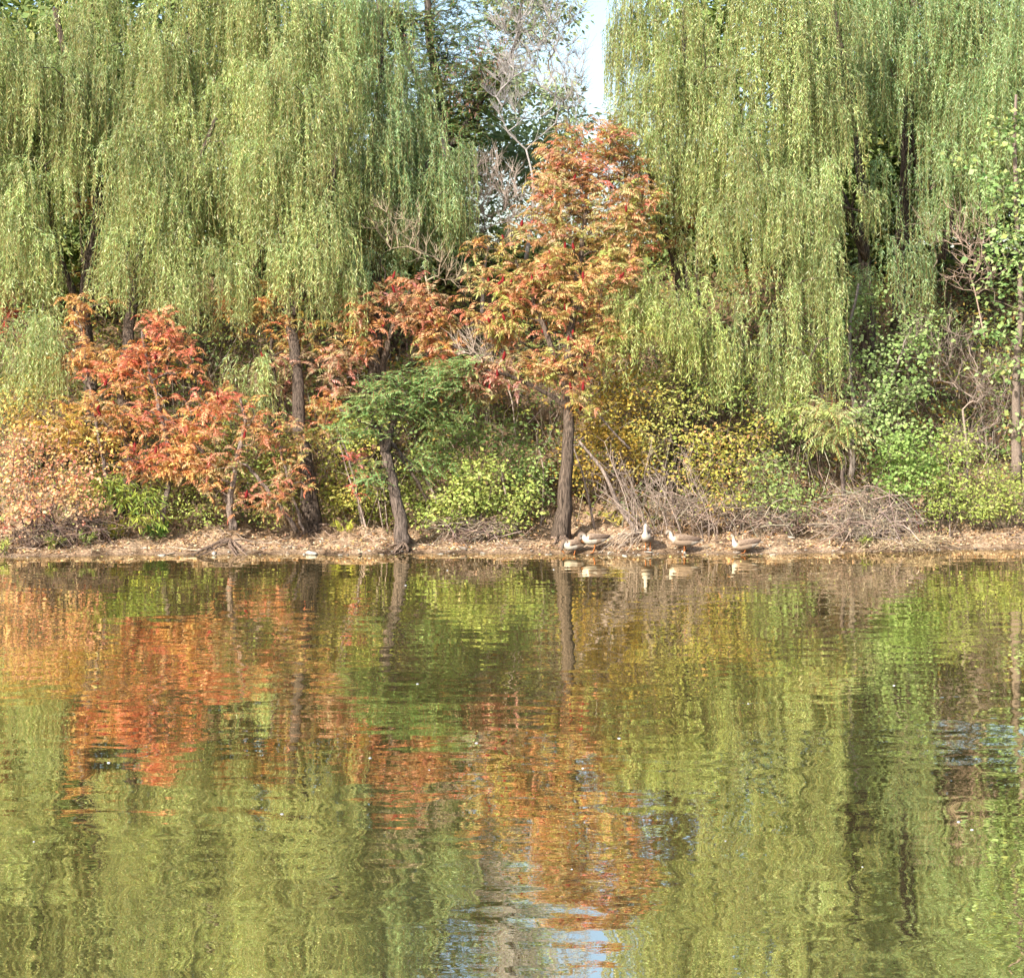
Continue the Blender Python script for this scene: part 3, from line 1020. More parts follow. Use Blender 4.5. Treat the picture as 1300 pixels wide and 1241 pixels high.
pinnate_tree('sumac_tree', 'brilliant red and coral sumac on the left under the willow curtain', 'sumac tree', [
    ([(205, 665, 40.6), (215, 600, 40.5), (205, 530, 40.6), (190, 470, 40.9), (180, 420, 41.3)], 0.06, 0.025),
    ([(290, 640, 40.7), (262, 580, 40.6), (222, 540, 40.5), (190, 522, 40.5)], 0.05, 0.022),
    ([(150, 660, 40.8), (130, 580, 40.7), (115, 500, 41), (105, 430, 41.5)], 0.05, 0.022)],
    [(205, 425, 46, 34, 41.3, 0.5, 1.1), (170, 465, 50, 34, 41.0, 0.5, 1.1), (115, 400, 36, 30, 41.9, 0.5), (240, 470, 38, 30, 41.1, 0.5), (150, 520, 60, 36, 40.6, 0.5),
     (220, 540, 62, 36, 40.5, 0.5, 1.1), (180, 580, 60, 34, 40.3, 0.5), (110, 460, 36, 34, 41.4, 0.5), (235, 590, 40, 24, 40.3, 0.4), (90, 540, 50, 40, 40.8, .5, .8), (280, 520, 30, 26, 40.6, .4)],
    210, [REDP, REDP, ORGP, REDP, ORGP, REDP, REDP, ORGP, ORGP, [(3, GOLD), (2, TAN), (1, SALMON)], REDP], fruits=12, bark=(0.22, 0.17, 0.14), scale=(0.65, 1.0))
pinnate_tree('sumac_tree', 'leaning multi-stemmed sumac with mixed green and coral fronds beside the stout willow trunk', 'sumac tree', [
    ([(296, 672, 40.15), (292, 640, 40.1), (300, 590, 40.1), (310, 540, 40.2), (305, 505, 40.3)], 0.075, 0.025),
    ([(378, 676, 40.4), (362, 650, 40.2), (340, 622, 40.1), (318, 596, 40.1), (300, 585, 40.0)], 0.05, 0.03),
    ([(386, 678, 40.5), (372, 630, 40.4), (358, 580, 40.4), (350, 550, 40.4)], 0.04, 0.02)],
    [(300, 520, 44, 28, 40.3, 0.4), (345, 550, 36, 34, 40.3, 0.4), (290, 580, 36, 40, 40.0, 0.4), (360, 610, 34, 34, 40.1, 0.4), (285, 630, 30, 26, 39.95, 0.3), (335, 640, 34, 22, 40.0, 0.3), (265, 600, 26, 26, 40.1, .3), (385, 560, 26, 26, 40.6, .3)],
    95, [REDP, MIDP, [(2, TAN), (2, OLIVE), (2, SALMON), (1, LIME)], MIDP, ORGP, BIGR, MIDP, BIGG], fruits=8, bark=(0.26, 0.2, 0.16), scale=(0.6, 0.95), tippal=[(2, SALMON), (2, TAN), (1, RED)])
pinnate_tree('sumac_tree', 'dull orange sumac partly veiled by the longest willow curtain', 'sumac tree', [
    ([(352, 620, 42.4), (350, 520, 42.4), (345, 440, 42.6), (340, 390, 42.7)], 0.06, 0.025)],
    [(335, 385, 44, 30, 42.8, 0.5), (380, 430, 50, 40, 42.7, 0.5), (360, 480, 50, 40, 42.3, 0.5), (290, 400, 34, 26, 42.9, 0.4), (410, 520, 30, 36, 42.0, .4)],
    95, [ORGP, MIDP, BIGB, ORGP, MIDP], fruits=6, scale=(0.65, 1.0))
pinnate_tree('sumac_tree', 'orange and red sumac glimpsed behind the willow left of the low bright one', 'sumac tree', [
    ([(878, 420, 47.5), (872, 350, 47.5), (860, 280, 47.5), (850, 230, 47.5)], 0.07, 0.03),
    ([(890, 420, 47.5), (885, 330, 47.5), (892, 250, 47.5)], 0.05, 0.025)],
    [(845, 235, 30, 40, 45.2, 0.5), (880, 285, 30, 50, 45.0, 0.5), (848, 310, 30, 34, 44.6, 0.5), (890, 200, 20, 30, 45.4, .4)],
    48, [REDP, ORGP, ORGP, REDP], scale=(0.7, 1.0))
pinnate_tree('sumac_tree', 'small scarlet sumac high among the dark limbs of the leftmost willow', 'sumac tree', [
    ([(112, 400, 46.5), (105, 320, 46.5), (100, 250, 46.5), (102, 215, 46.5)], 0.05, 0.02),
    ([(120, 390, 46.5), (135, 300, 46.3), (150, 240, 46.2)], 0.04, 0.02)],
    [(95, 212, 24, 22, 46.2, 0.4), (152, 232, 18, 26, 46.0, 0.35), (110, 262, 26, 22, 46.3, .4), (125, 345, 36, 26, 46.0, 0.4), (-5, 395, 24, 40, 43.5, .4)],
    52, [REDP, [(2, RED), (1, SALMON)], ORGP, [(2, GOLD), (2, GREEN), (1, ORANGE)], [(1, RED)]], scale=(0.55, 0.8))
pinnate_tree('sumac_sapling', 'slim sapling with two drooping coral fronds right of the stout willow trunk', 'sapling', [
    ([(462, 672, 41.2), (452, 620, 41.0), (440, 575, 40.9), (428, 545, 40.9)], 0.03, 0.015)],
    [(450, 585, 26, 18, 40.7, 0.3), (458, 615, 18, 14, 40.6, 0.2)], 9, [[(2, (0.68, 0.2, 0.16)), (1, PINK)], [(1, SALMON), (1, RED)]], per=(2, 5), scale=(0.6, 0.9), bark=(0.27, 0.22, 0.18), r_tip=0.006)

# ---- locusts and other pinnate trees
LOCP = [(4, (0.24, 0.40, 0.14)), (3, (0.32, 0.46, 0.16)), (2, (0.17, 0.31, 0.10)), (1, (0.40, 0.48, 0.19))]
pinnate_tree('locust_tree', 'leaning brown-trunked tree at the waterline with feathery bright green foliage', 'locust tree', [
    ([(511, 691, 39.95), (506, 650, 40.0), (497, 605, 40.05), (486, 565, 40.1), (474, 535, 40.2)], 0.145, 0.07),
    ([(488, 572, 40.1), (500, 535, 40.1), (520, 505, 40.0)], 0.10, 0.04),
    ([(545, 640, 40.9), (520, 595, 40.5), (490, 555, 40.2), (460, 535, 40.0), (430, 518, 40.0)], 0.04, 0.02)],
    [(525, 490, 66, 18, 40.0, 0.7, 1.4), (490, 518, 56, 14, 39.9, 0.6, 1.3), (570, 470, 40, 16, 40.3, 0.6, 1.2), (455, 548, 42, 10, 39.9, 0.5), (555, 530, 46, 14, 40.2, 0.5), (470, 605, 24, 14, 39.9, 0.3, .8), (545, 590, 30, 14, 40.4, .3, .8), (590, 505, 30, 14, 40.4, .4, .8)],
    240, LOCP, tpls=LOC_T, per=(4, 7), scale=(0.8, 1.25), mat=M_LEAF, flat=0.05, spread=0.10, bark=(0.165, 0.125, 0.10))
DLOC = [(4, (0.15, 0.24, 0.09)), (3, (0.19, 0.30, 0.10)), (2, (0.10, 0.17, 0.07)), (1.2, (0.27, 0.33, 0.14))]
pinnate_tree('locust_tree', 'dark green acacia with hanging brown pods against the sky, behind the willows', 'locust tree', [
    ([(566, 330, 52), (572, 240, 52), (560, 130, 52), (545, 40, 52), (540, -60, 52)], 0.20, 0.07),
    ([(570, 190, 52), (610, 130, 51.6), (650, 70, 51.4), (665, -10, 51.4)], 0.09, 0.03),
    ([(566, 160, 52), (520, 80, 52), (500, -20, 52)], 0.09, 0.04)],
    [(560, 50, 50, 40, 52, 1.0), (600, 110, 50, 34, 51.5, 0.8, 1.2), (545, 110, 40, 40, 51.8, 0.8), (590, 160, 36, 26, 51.6, 0.7, 1.2), (620, 40, 45, 24, 51.5, 0.7, .6), (510, 20, 50, 40, 52.2, 1.0), (590, 0, 60, 24, 52, 0.9, .7), (480, 40, 40, 60, 52.5, .8), (655, -20, 60, 26, 51.8, .8, .5),
     (585, 215, 40, 30, 51.8, .7, 1), (625, 90, 36, 40, 51.6, .8, .9), (650, 40, 40, 40, 51.6, .7, .5), (640, -90, 80, 50, 52, 1.2, .6)],
    700, DLOC, tpls=LOC_T, per=(5, 9), scale=(0.9, 1.4), mat=M_LEAF, flat=0.0, spread=0.13, bark=(0.12, 0.10, 0.085))
# pods of that tree
POD = [(2, (0.22, 0.12, 0.09)), (1, (0.30, 0.18, 0.13))]
loc = [o for o in C.objects if o.name.startswith('locust_tree')][-1]
pa = Acc()
tips, _ = in_ellipsoids([(575, 95, 20, 30, 51.2, 0.4), (605, 60, 24, 20, 51, 0.4), (515, 55, 18, 12, 51, .3), (590, 130, 22, 20, 51, .4), (640, 50, 20, 40, 51, .4), (620, 90, 20, 20, 51, .4)], 70, 0.6)
i = np.repeat(np.arange(70), 9)
leaves(pa, tips[i] + rv(630, 0.09), np.array([0, 0, -1.0]) + rv(630, 0.25), rv(630), R.uniform(0.08, 0.14, 630), 0.022, pal(POD, 630))
pa.build('seed_pods', M_LITTER, loc)['kind'] = 'stuff'
HEA = [(4, (0.36, 0.43, 0.16)), (3, (0.42, 0.44, 0.22)), (2, (0.28, 0.37, 0.12)), (1, (0.50, 0.46, 0.30))]
pinnate_tree('sumac_tree', 'short palm-like sumac with long drooping green fronds above the grey brush heap', 'sumac tree', [
    ([(1072, 655, 41.0), (1070, 600, 40.9), (1062, 555, 40.7), (1058, 535, 40.6)], 0.05, 0.035)],
    [(1050, 535, 26, 12, 40.5, 0.25), (1056, 562, 26, 12, 40.4, .25)], 12, HEA, tpls=HEA_T, per=(5, 8), scale=(0.75, 1.05), tippal=[(2, LIME), (1, TAN)], bark=(0.16, 0.12, 0.10), r_tip=0.015)

# ---- pale bare trees
tt, _ = in_ellipsoids([(690, 40, 56, 110, 47.5, 1.2), (722, 100, 26, 80, 47.5, 0.8), (645, 80, 34, 90, 47.5, .8), (680, -40, 60, 60, 47.5, 1)], 330, 0.5)
twig_tree('bare_tree', 'leafless pale grey tree fanning up into the sky gap', 'bare tree', (668, 330, 47.5), [(668, 330, 47.5), (676, 270, 47.5), (676, 225, 47.5), (668, 190, 47.5)], 0.05, 0.022, tt, 0.0065, (0.34, 0.31, 0.29), -0.03, 0.035, 0.27, 1.9, 0.35, 3200)
tt, _ = in_ellipsoids([(622, 235, 40, 55, 46, 0.8), (650, 270, 30, 40, 46, 0.6), (600, 290, 26, 40, 46, .5)], 90, 0.5)
twig_tree('bare_shrub', 'tangle of bare pinkish twigs between the willow and the tall sumac', 'bare shrub', (612, 400, 46), [(612, 400, 46), (614, 350, 46), (620, 310, 46)], 0.05, 0.03, tt, 0.006, (0.40, 0.32, 0.27), 0.05, 0.06, 0.30, 1.2, 0.3, 900)
tt, _ = in_ellipsoids([(1225, 300, 60, 40, 44.5, 0.7), (1240, 340, 50, 40, 44.2, 0.6)], 80, 0.5)
twig_tree('bare_shrub', 'arching bare reddish twigs between the grey-green willow and the right edge poplar', 'bare shrub', (1250, 430, 44.5), [(1250, 430, 44.5), (1240, 380, 44.5), (1232, 350, 44.5)], 0.022, 0.014, tt, 0.006, (0.36, 0.26, 0.2), 0.1, 0.06, 0.36, 0.6, 0.3, 300)
tt, _ = in_ellipsoids([(1205, 440, 50, 50, 43.5, 0.6), (1250, 500, 40, 50, 43, 0.5), (1225, 560, 40, 30, 42.6, .5)], 110, 0.5)
twig_tree('bare_shrub', 'dark thicket of bare twigs left of the poplar trunk above the light green bush', 'bare shrub', (1225, 640, 43), [(1225, 640, 43), (1228, 580, 43), (1222, 520, 43.2)], 0.04, 0.025, tt, 0.0065, (0.27, 0.21, 0.17), 0.08, 0.07, 0.36, 0.6, 0.3, 500)
tt, _ = in_ellipsoids([(640, 450, 40, 22, 41.8, 0.4), (600, 440, 30, 20, 41.8, .4)], 50, 0.5)
twig_tree('bare_shrub', 'spray of bare pale twigs above the dusky left limb of the tall sumac', 'bare shrub', (655, 560, 42), [(655, 560, 42), (650, 510, 42), (640, 480, 42)], 0.016, 0.012, tt, 0.006, (0.45, 0.36, 0.29), 0.02, 0.05, 0.36, 1.0, 0.3, 220)
tt, _ = in_ellipsoids([(500, 285, 40, 34, 43.4, 0.5), (540, 330, 34, 26, 43.6, .4), (580, 350, 26, 24, 44, .4)], 60, 0.5)
twig_tree('bare_shrub', 'bare yellowish twigs below the greener willow, over the salmon-topped sumac', 'bare shrub', (560, 470, 44), [(560, 470, 44), (550, 400, 44), (540, 350, 44)], 0.03, 0.02, tt, 0.006, (0.42, 0.33, 0.23), 0.05, 0.05, 0.36, 1.0, 0.3, 260)

# ---- shrubs and leafy trees near the bank
YEL = [(4, (0.50, 0.44, 0.085)), (3, (0.42, 0.42, 0.08)), (2, (0.56, 0.40, 0.09)), (1, (0.28, 0.33, 0.07))]
YGR = [(4, (0.40, 0.46, 0.12)), (3, (0.30, 0.40, 0.10)), (2, (0.52, 0.52, 0.15)), (1, (0.20, 0.29, 0.07))]
GRN = [(4, (0.24, 0.35, 0.11)), (3, (0.31, 0.41, 0.13)), (2, (0.15, 0.24, 0.07)), (1, (0.40, 0.46, 0.16))]
PNK = [(4, (0.68, 0.34, 0.22)), (3, (0.68, 0.42, 0.22)), (2, (0.66, 0.26, 0.18)), (3, (0.64, 0.52, 0.18)), (1, (0.66, 0.16, 0.13)), (1, LIME)]
YOR = [(4, (0.66, 0.50, 0.14)), (2.5, (0.68, 0.40, 0.15)), (3, (0.56, 0.52, 0.15)), (1, SALMON)]
AMB = [(4, (0.62, 0.42, 0.08)), (3, (0.57, 0.47, 0.11)), (2, (0.52, 0.33, 0.08)), (1, (0.42, 0.42, 0.11))]
MIXR = [(5, (0.46, 0.43, 0.09)), (3, (0.30, 0.36, 0.07)), (1, SALMON), (1.4, (0.54, 0.40, 0.12))]
shrub('smoke_bush', 'pink and salmon leaved bush on dark spreading stems at the left bank', 'bush', (62, 39.7),
      [(20, 600, 60, 34, 39.8, 0.7), (85, 605, 50, 34, 39.7, 0.6), (40, 640, 55, 28, 39.5, 0.6), (100, 640, 30, 22, 39.5, .4), (0, 665, 30, 18, 39.3, .4), (30, 565, 55, 26, 40.1, .6)],
      190, PNK, 0.075, 0.7, (10, 18), 0.13, 16, 0.016, (0.15, 0.10, 0.08))
shrub('shrub', 'golden yellow shrub under the hanging strands at the left edge', 'shrub', (60, 41.6),
      [(60, 545, 70, 36, 41.0, 0.6), (20, 510, 50, 36, 41.3, .6), (130, 560, 60, 40, 40.9, .6), (175, 510, 40, 40, 41.8, .5)], 190, YOR, 0.08, 0.6, (14, 22), 0.13, 6)
NAR = [(4, (0.36, 0.42, 0.08)), (3, (0.20, 0.32, 0.06)), (2, (0.46, 0.46, 0.09)), (1, (0.13, 0.22, 0.05))]
shrub('shrub', 'narrow-leaved green shrub below the coral sumac on the left bank', 'shrub', (150, 40.6),
      [(125, 615, 46, 22, 40.3, .5), (165, 628, 40, 22, 40.2, .5), (190, 655, 32, 14, 40.1, .3)], 80, NAR, 0.15, 0.17, (14, 22), 0.12, 9, droop=0.9, bark=(0.26, 0.2, 0.14))
shrub('shrub', 'soft yellow-green shrub between the coral sumac and the leaning sumac', 'shrub', (255, 42.2),
      [(260, 560, 50, 40, 41.3, .6), (250, 640, 50, 36, 40.8, .5), (215, 620, 30, 30, 41.0, .4), (310, 590, 50, 60, 41.4, .6), (345, 645, 34, 24, 40.8, .4)], 210, YGR, 0.07, 0.5, (14, 22), 0.13, 7)
shrub('shrub', 'bright yellow shrub right behind the stout willow trunk', 'shrub', (440, 42.8),
      [(435, 570, 46, 44, 41.9, .6), (455, 630, 44, 36, 41.7, .6), (425, 640, 30, 36, 41.7, .4), (350, 590, 40, 50, 42, .5)], 190, [(4, (0.50, 0.48, 0.12)), (3, (0.40, 0.45, 0.11)), (1, (0.58, 0.44, 0.12))], 0.075, 0.6, (14, 22), 0.13, 7)
shrub('shrub', 'rounded lime-green shrub overhanging the bank between the two waterline trunks', 'shrub', (600, 41.0),
      [(580, 640, 52, 24, 40.4, .5), (615, 620, 56, 28, 40.5, .6), (650, 640, 42, 26, 40.6, .5), (560, 655, 34, 14, 40.2, .35), (600, 590, 40, 20, 40.9, .5), (640, 665, 30, 14, 40.4, .3)],
      185, YGR, 0.085, 0.6, (14, 22), 0.12, 8)
shrub('shrub', 'shaded green shrub behind the lime-green one, under the sumac limb', 'shrub', (620, 42.6),
      [(600, 560, 55, 34, 41.7, .6), (660, 590, 46, 40, 41.8, .6), (560, 560, 40, 50, 42.0, .6), (680, 610, 30, 40, 41.6, .4)], 170, GRN, 0.085, 0.55, (14, 22), 0.13, 6)
shrub('shrub', 'amber-leaved shrub right behind the central sumac trunk', 'shrub', (770, 43.4),
      [(760, 550, 46, 44, 41.9, .6), (790, 500, 50, 40, 42.1, .6), (735, 590, 30, 36, 41.9, .5), (800, 570, 34, 36, 41.8, .5)], 200, AMB, 0.08, 0.6, (14, 22), 0.13, 6)
shrub('shrub', 'olive shrub under the low bright willow, full of thin stems', 'shrub', (840, 42.2),
      [(830, 480, 50, 36, 42.3, .6), (860, 520, 40, 40, 42.0, .5), (820, 560, 40, 40, 41.8, .5)], 150, [(3, (0.44, 0.45, 0.12)), (2, (0.33, 0.38, 0.10)), (1, (0.52, 0.42, 0.12))], 0.075, 0.5, (12, 18), 0.14, 10)
shrub('shrub', 'yellow-green bush with a few red leaves leaning over the geese', 'bush', (935, 40.9),
      [(900, 560, 50, 30, 41.2, .5), (930, 600, 50, 30, 40.9, .5), (880, 600, 34, 34, 41, .4), (960, 560, 34, 30, 41.2, .5), (920, 640, 36, 16, 40.6, .4)],
      165, MIXR, 0.08, 0.55, (11, 18), 0.13, 12, bark=(0.24, 0.18, 0.14))
shrub('shrub', 'mid-green low shrub left of the grey brush heap', 'shrub', (985, 41.0),
      [(980, 600, 36, 26, 40.9, .5), (1000, 630, 36, 22, 40.7, .4), (960, 630, 30, 20, 40.6, .4), (1020, 650, 20, 12, 40.5, .3)], 90, [(3, (0.30, 0.38, 0.13)), (3, (0.22, 0.31, 0.10)), (1, (0.44, 0.46, 0.14))], 0.08, 0.5, (12, 18), 0.13, 8)
shrub('shrub', 'leafy green shrub beneath the longest hanging strands', 'shrub', (1000, 42.4),
      [(960, 490, 50, 40, 42.4, .6), (1010, 520, 50, 36, 42.2, .6), (1030, 450, 50, 44, 42.8, .6), (900, 500, 40, 34, 42.4, .5)], 230, [(3, (0.33, 0.42, 0.13)), (3, (0.26, 0.36, 0.11)), (1, YEL[0][1])], 0.08, 0.55, (13, 20), 0.14, 8)
VINE = [(4, (0.28, 0.39, 0.14)), (3, (0.36, 0.46, 0.18)), (2, (0.18, 0.27, 0.08)), (1, (0.48, 0.54, 0.26))]
shrub('vine_clad_tree', 'vine-smothered small tree with round green leaves above the light bush', 'tree', (1080, 610, 43.2),
      [(1090, 450, 50, 50, 43.4, .6), (1140, 500, 50, 44, 43.0, .6), (1110, 540, 44, 34, 42.6, .5), (1160, 430, 40, 40, 43.6, .5), (1080, 380, 50, 40, 44, .5)],
      240, VINE, 0.09, 0.8, (11, 17), 0.15, trunks=[([(1080, 610, 43.2), (1084, 520, 43.2), (1078, 430, 43.4), (1090, 360, 43.6)], 0.07, 0.03), ([(1082, 530, 43.2), (1130, 480, 43.2), (1150, 430, 43.4)], 0.04, 0.02)], bark=(0.22, 0.18, 0.15))
shrub('poplar_tree', 'young poplar at the right edge with broad pale grey-green leaves', 'poplar tree', (1290, 610, 42.0),
      [(1285, 170, 34, 40, 42.4, .5), (1270, 240, 34, 44, 42.2, .5), (1275, 320, 32, 40, 42.0, .5), (1295, 280, 30, 50, 42.2, .5), (1255, 370, 14, 18, 41.8, .25), (1225, 195, 22, 14, 42.6, .3), (1262, 425, 26, 18, 41.6, .3), (1280, 470, 26, 22, 41.7, .3), (1320, 380, 30, 120, 42, .5), (1296, 540, 14, 16, 41.7, .2)],
      205, [(4, (0.26, 0.39, 0.13)), (3, (0.37, 0.47, 0.21)), (2, (0.17, 0.29, 0.09)), (1.6, (0.45, 0.48, 0.16))], 0.125, 0.75, (9, 14), 0.15,
      trunks=[([(1290, 612, 42.0), (1291, 540, 42.0), (1290, 470, 42.0), (1296, 400, 42.1), (1292, 300, 42.3), (1288, 180, 42.5), (1290, 120, 42.5)], 0.11, 0.03)], bark=(0.19, 0.145, 0.115))
shrub('bush', 'fresh green bush with rounded leaves right of the brush heap', 'bush', (1160, 41.3),
      [(1140, 580, 36, 28, 41.3, .5), (1175, 600, 36, 30, 41.2, .5), (1130, 615, 26, 18, 41.0, .3), (1160, 560, 34, 24, 41.5, .4)], 140, [(4, (0.26, 0.38, 0.10)), (3, (0.34, 0.45, 0.14)), (1, (0.17, 0.27, 0.07))], 0.085, 0.75, (12, 19), 0.11, 8)
shrub('bush', 'pale lime bush with a thin grey stem, second from the right edge', 'bush', (1210, 41.3),
      [(1215, 570, 36, 34, 41.5, .5), (1200, 620, 40, 30, 41.2, .4), (1230, 640, 34, 20, 41.1, .4), (1190, 650, 24, 14, 41.0, .3)], 140, [(4, (0.38, 0.45, 0.11)), (3, (0.29, 0.37, 0.09)), (2, (0.46, 0.50, 0.16))], 0.075, 0.5, (13, 20), 0.12, 8)
shrub('bush', 'yellow-green bush at the right edge in front of the poplar trunk', 'bush', (1275, 41.6),
      [(1265, 610, 40, 26, 41.6, .5), (1290, 635, 34, 24, 41.4, .4), (1250, 645, 30, 14, 41.3, .3)], 130, [(4, (0.40, 0.45, 0.12)), (3, (0.30, 0.38, 0.10)), (1, (0.48, 0.46, 0.14))], 0.075, 0.45, (13, 20), 0.12, 7)
shrub('shrub', 'dim yellow-green shrub at the foot of the salmon-topped sumac', 'shrub', (530, 43),
      [(530, 610, 40, 40, 41.9, .6), (500, 640, 30, 30, 41.7, .4), (470, 540, 40, 30, 42.2, .5)], 130, [(3, (0.30, 0.37, 0.09)), (2, (0.46, 0.46, 0.12)), (1, (0.2, 0.27, 0.06))], 0.075, 0.55, (13, 20), 0.13, 6)
shrub('distant_tree', 'hazy grey-green tree far behind the bare pale tree', 'tree', (712, 330, 58),
      [(690, 20, 46, 60, 59, 1.2, .6), (650, -20, 50, 60, 59, 1.2, .8), (705, 130, 36, 34, 58, 1.2), (690, 190, 50, 50, 57, 1.2), (735, 160, 14, 26, 58, .7), (640, 200, 50, 60, 56, 1.2), (640, 110, 40, 50, 57, 1.0), (800, 150, 20, 40, 58, .8, .6)], 460, [(3, (0.36, 0.44, 0.22)), (2, (0.29, 0.37, 0.18))], 0.2, 0.45, (14, 20), 0.22, trunks=[([(712, 330, 58), (708, 230, 58), (705, 140, 58)], 0.12, 0.04)], droop=0.7)

# ---- slim saplings and leaning stems, each its own thing
SAP = [((432, 565), (466, 668), 41.0, 0.022, 'slim bare sapling stem leaning left beside the stout willow trunk'),
       ((475, 590), (487, 668), 41.3, 0.014, 'thin straight sapling just left of the locust trunk'),
       ((486, 600), (493, 668), 41.4, 0.012, 'thinnest upright sapling touching the locust trunk'),
       ((484, 540), (556, 640), 40.7, 0.028, 'pale straight stem slanting down right across the feathery locust'),
       ((636, 590), (660, 672), 40.9, 0.024, 'grey leaning sapling at the right side of the lime-green shrub'),
       ((682, 560), (686, 660), 41.6, 0.018, 'upright sapling standing in shade left of the central sumac trunk'),
       ((727, 565), (755, 668), 41.2, 0.026, 'thin stem leaning right beside the central sumac trunk'),
       ((735, 560), (822, 672), 40.5, 0.05, 'long grey stem leaning over toward the sumac from behind the geese'),
       ((716, 470), (800, 570), 41.2, 0.022, 'pale straight pole slanting out of the sumac fork'),
       ((760, 480), (805, 570), 42.6, 0.04, 'dark curved stem behind the pale slanting pole'),
       ((846, 530), (865, 660), 42.0, 0.03, 'dark sapling trunk amid the leaning canes'),
       ((980, 520), (990, 650), 43.0, 0.022, 'dark sapling behind the mid-green low shrub'),
       ((1204, 590), (1206, 665), 41.1, 0.016, 'single pale stem in front of the pale lime bush'),
       ((1158, 640), (1170, 672), 40.9, 0.010, 'red-barked shoot leaning at the right side of the brush heap'),
       ((930, 620), (938, 672), 40.7, 0.016, 'bare dark stem rising behind the rightmost goose')]
for (x0, y0), (x1, y1), Yd, r, lab in SAP:
    b, e = P(x1, y1, Yd), P(x0, y0, Yd + R.uniform(-.1, .3))
    b[2] = min(b[2], float(ground(b[0], b[1])) - 0.02) if abs(b[2] - ground(b[0], b[1])) < 0.6 else b[2]
    ln_ = np.linalg.norm(e - b)
    t = thing('sapling', lab, 'sapling', b)
    pts = spline([b, b + (e - b) * 0.33 + rv(1, 0.03)[0] * ln_, b + (e - b) * 0.66 + rv(1, 0.03)[0] * ln_, e], 14)
    cc = np.array((0.36, 0.28, 0.23)) * (0.55 if 'dark' in lab else 1.0)
    if 'red-barked' in lab: cc = np.array((0.42, 0.10, 0.08))
    a = Acc()
    tube(a, pts, np.linspace(r * 1.2, r * 0.6, 14), cc, 7, 0.03, 0.2)
    k = 10
    tp = pts[R.integers(5, 14, k)] + rv(k, 0.28) * np.array([1, .8, .6]) + np.array([0, 0, 0.2])
    nodes, par, nt, _ = skeleton(pts, tp, 0.02, 0.03, 0.2)
    branch_mesh(a, nodes, par, nt, 0.0045, r * 0.6, cc, 0.4, 4)
    a.build('trunk', M_BARK, t, True)

# thicket of pale canes leaning left behind the geese
t = thing('cane_thicket', 'dense pale thicket of bare canes leaning left behind the geese', 'thicket', P(870, 668, 40.8))
for q in range(32):
    px = R.uniform(800, 915)
    b = G(px, R.uniform(40.35, 41.2))
    e = b + np.array([-R.uniform(0.15, 1.2), R.uniform(-.3, .5), R.uniform(0.8, 2.0)])
    pts = spline([b, b + (e - b) * 0.3 + np.array([R.normal(0.03, 0.07), R.normal(0, 0.06), 0.08]), b + (e - b) * 0.7 + np.array([R.normal(0.04, 0.09), R.normal(0, 0.07), 0.06]), e], 9)
    a = Acc()
    cc = np.array((0.40, 0.31, 0.25)) * R.uniform(0.5, 1.15)
    tube(a, pts, np.linspace(0.011, 0.0045, 9) * R.uniform(.6, 1.3), cc, 5)
    for s in range(R.integers(4, 10)):
        p0 = pts[R.integers(2, 9)]
        p1 = p0 + rv(1, 0.2)[0] + np.array([-0.02, 0, 0.12])
        p2 = p1 + rv(1, 0.18)[0] + np.array([0.0, 0, 0.05])
        frusta(a, p0[None], p1[None], np.array([0.0045]), np.array([0.0035]), cc, 4)
        frusta(a, p1[None], p2[None], np.array([0.0035]), np.array([0.002]), cc, 4)
    a.build('cane', M_TWIG, t)


# ---- heaps of dead brush: curved twigs piled on the bank
def brush_heap(label, lobes, n, col, base, ln_=(0.3, 1.1), r=(0.003, 0.0075)):
    a = Acc()
    p, _ = in_ellipsoids(lobes, n, 0.6)
    g = ground(p[:, 0], p[:, 1])
    p[:, 2] = np.maximum(p[:, 2], g + R.uniform(0.0, 0.1, n))
    d = nrm(rv(n) * np.array([1, 0.7, 0.45]))
    L = (R.uniform(*ln_, n) * np.where(R.uniform(0, 1, n) < .1, 1.8, 1.0))[:, None]
    bow = nrm(rv(n) + np.array([0, 0, 0.6]))
    K = 6
    sg = np.linspace(-0.5, 0.5, K)
    pts = p[:, None] + d[:, None] * (sg[None, :, None] * L[:, None]) + bow[:, None] * ((0.25 - sg ** 2)[None, :, None] * L[:, None] * R.uniform(0, 1.1, (n, 1, 1))) + R.normal(0, 0.012, (n, K, 3))
    pts[..., 2] = np.maximum(pts[..., 2], ground(pts[..., 0], pts[..., 1]) + 0.004)
    rr = R.uniform(*r, n) * np.where(R.uniform(0, 1, n) < .12, 1.9, 1.0)
    c = np.array(col) * R.uniform(0.35, 1.3, (n, 1)) * (1 + R.normal(0, .06, (n, 3)))
    for k in range(K - 1):
        frusta(a, pts[:, k], pts[:, k + 1], rr, rr * 0.92, c, 4)
    k = n // 2                                              # dead leaves caught in the twigs
    q = pts[R.integers(0, n, k), R.integers(0, K, k)]
    leaves(a, q, rv(k) + np.array([0, 0, -.4]), rv(k), R.uniform(.04, .09, k), R.uniform(.02, .04, k), pal([(2, (0.40, 0.28, 0.16)), (1, (0.52, 0.40, 0.24)), (.6, (0.44, 0.44, 0.14))], k))
    o = a.build('brush_heap', M_TWIG, None)
    return tag(o, label, 'brush heap')


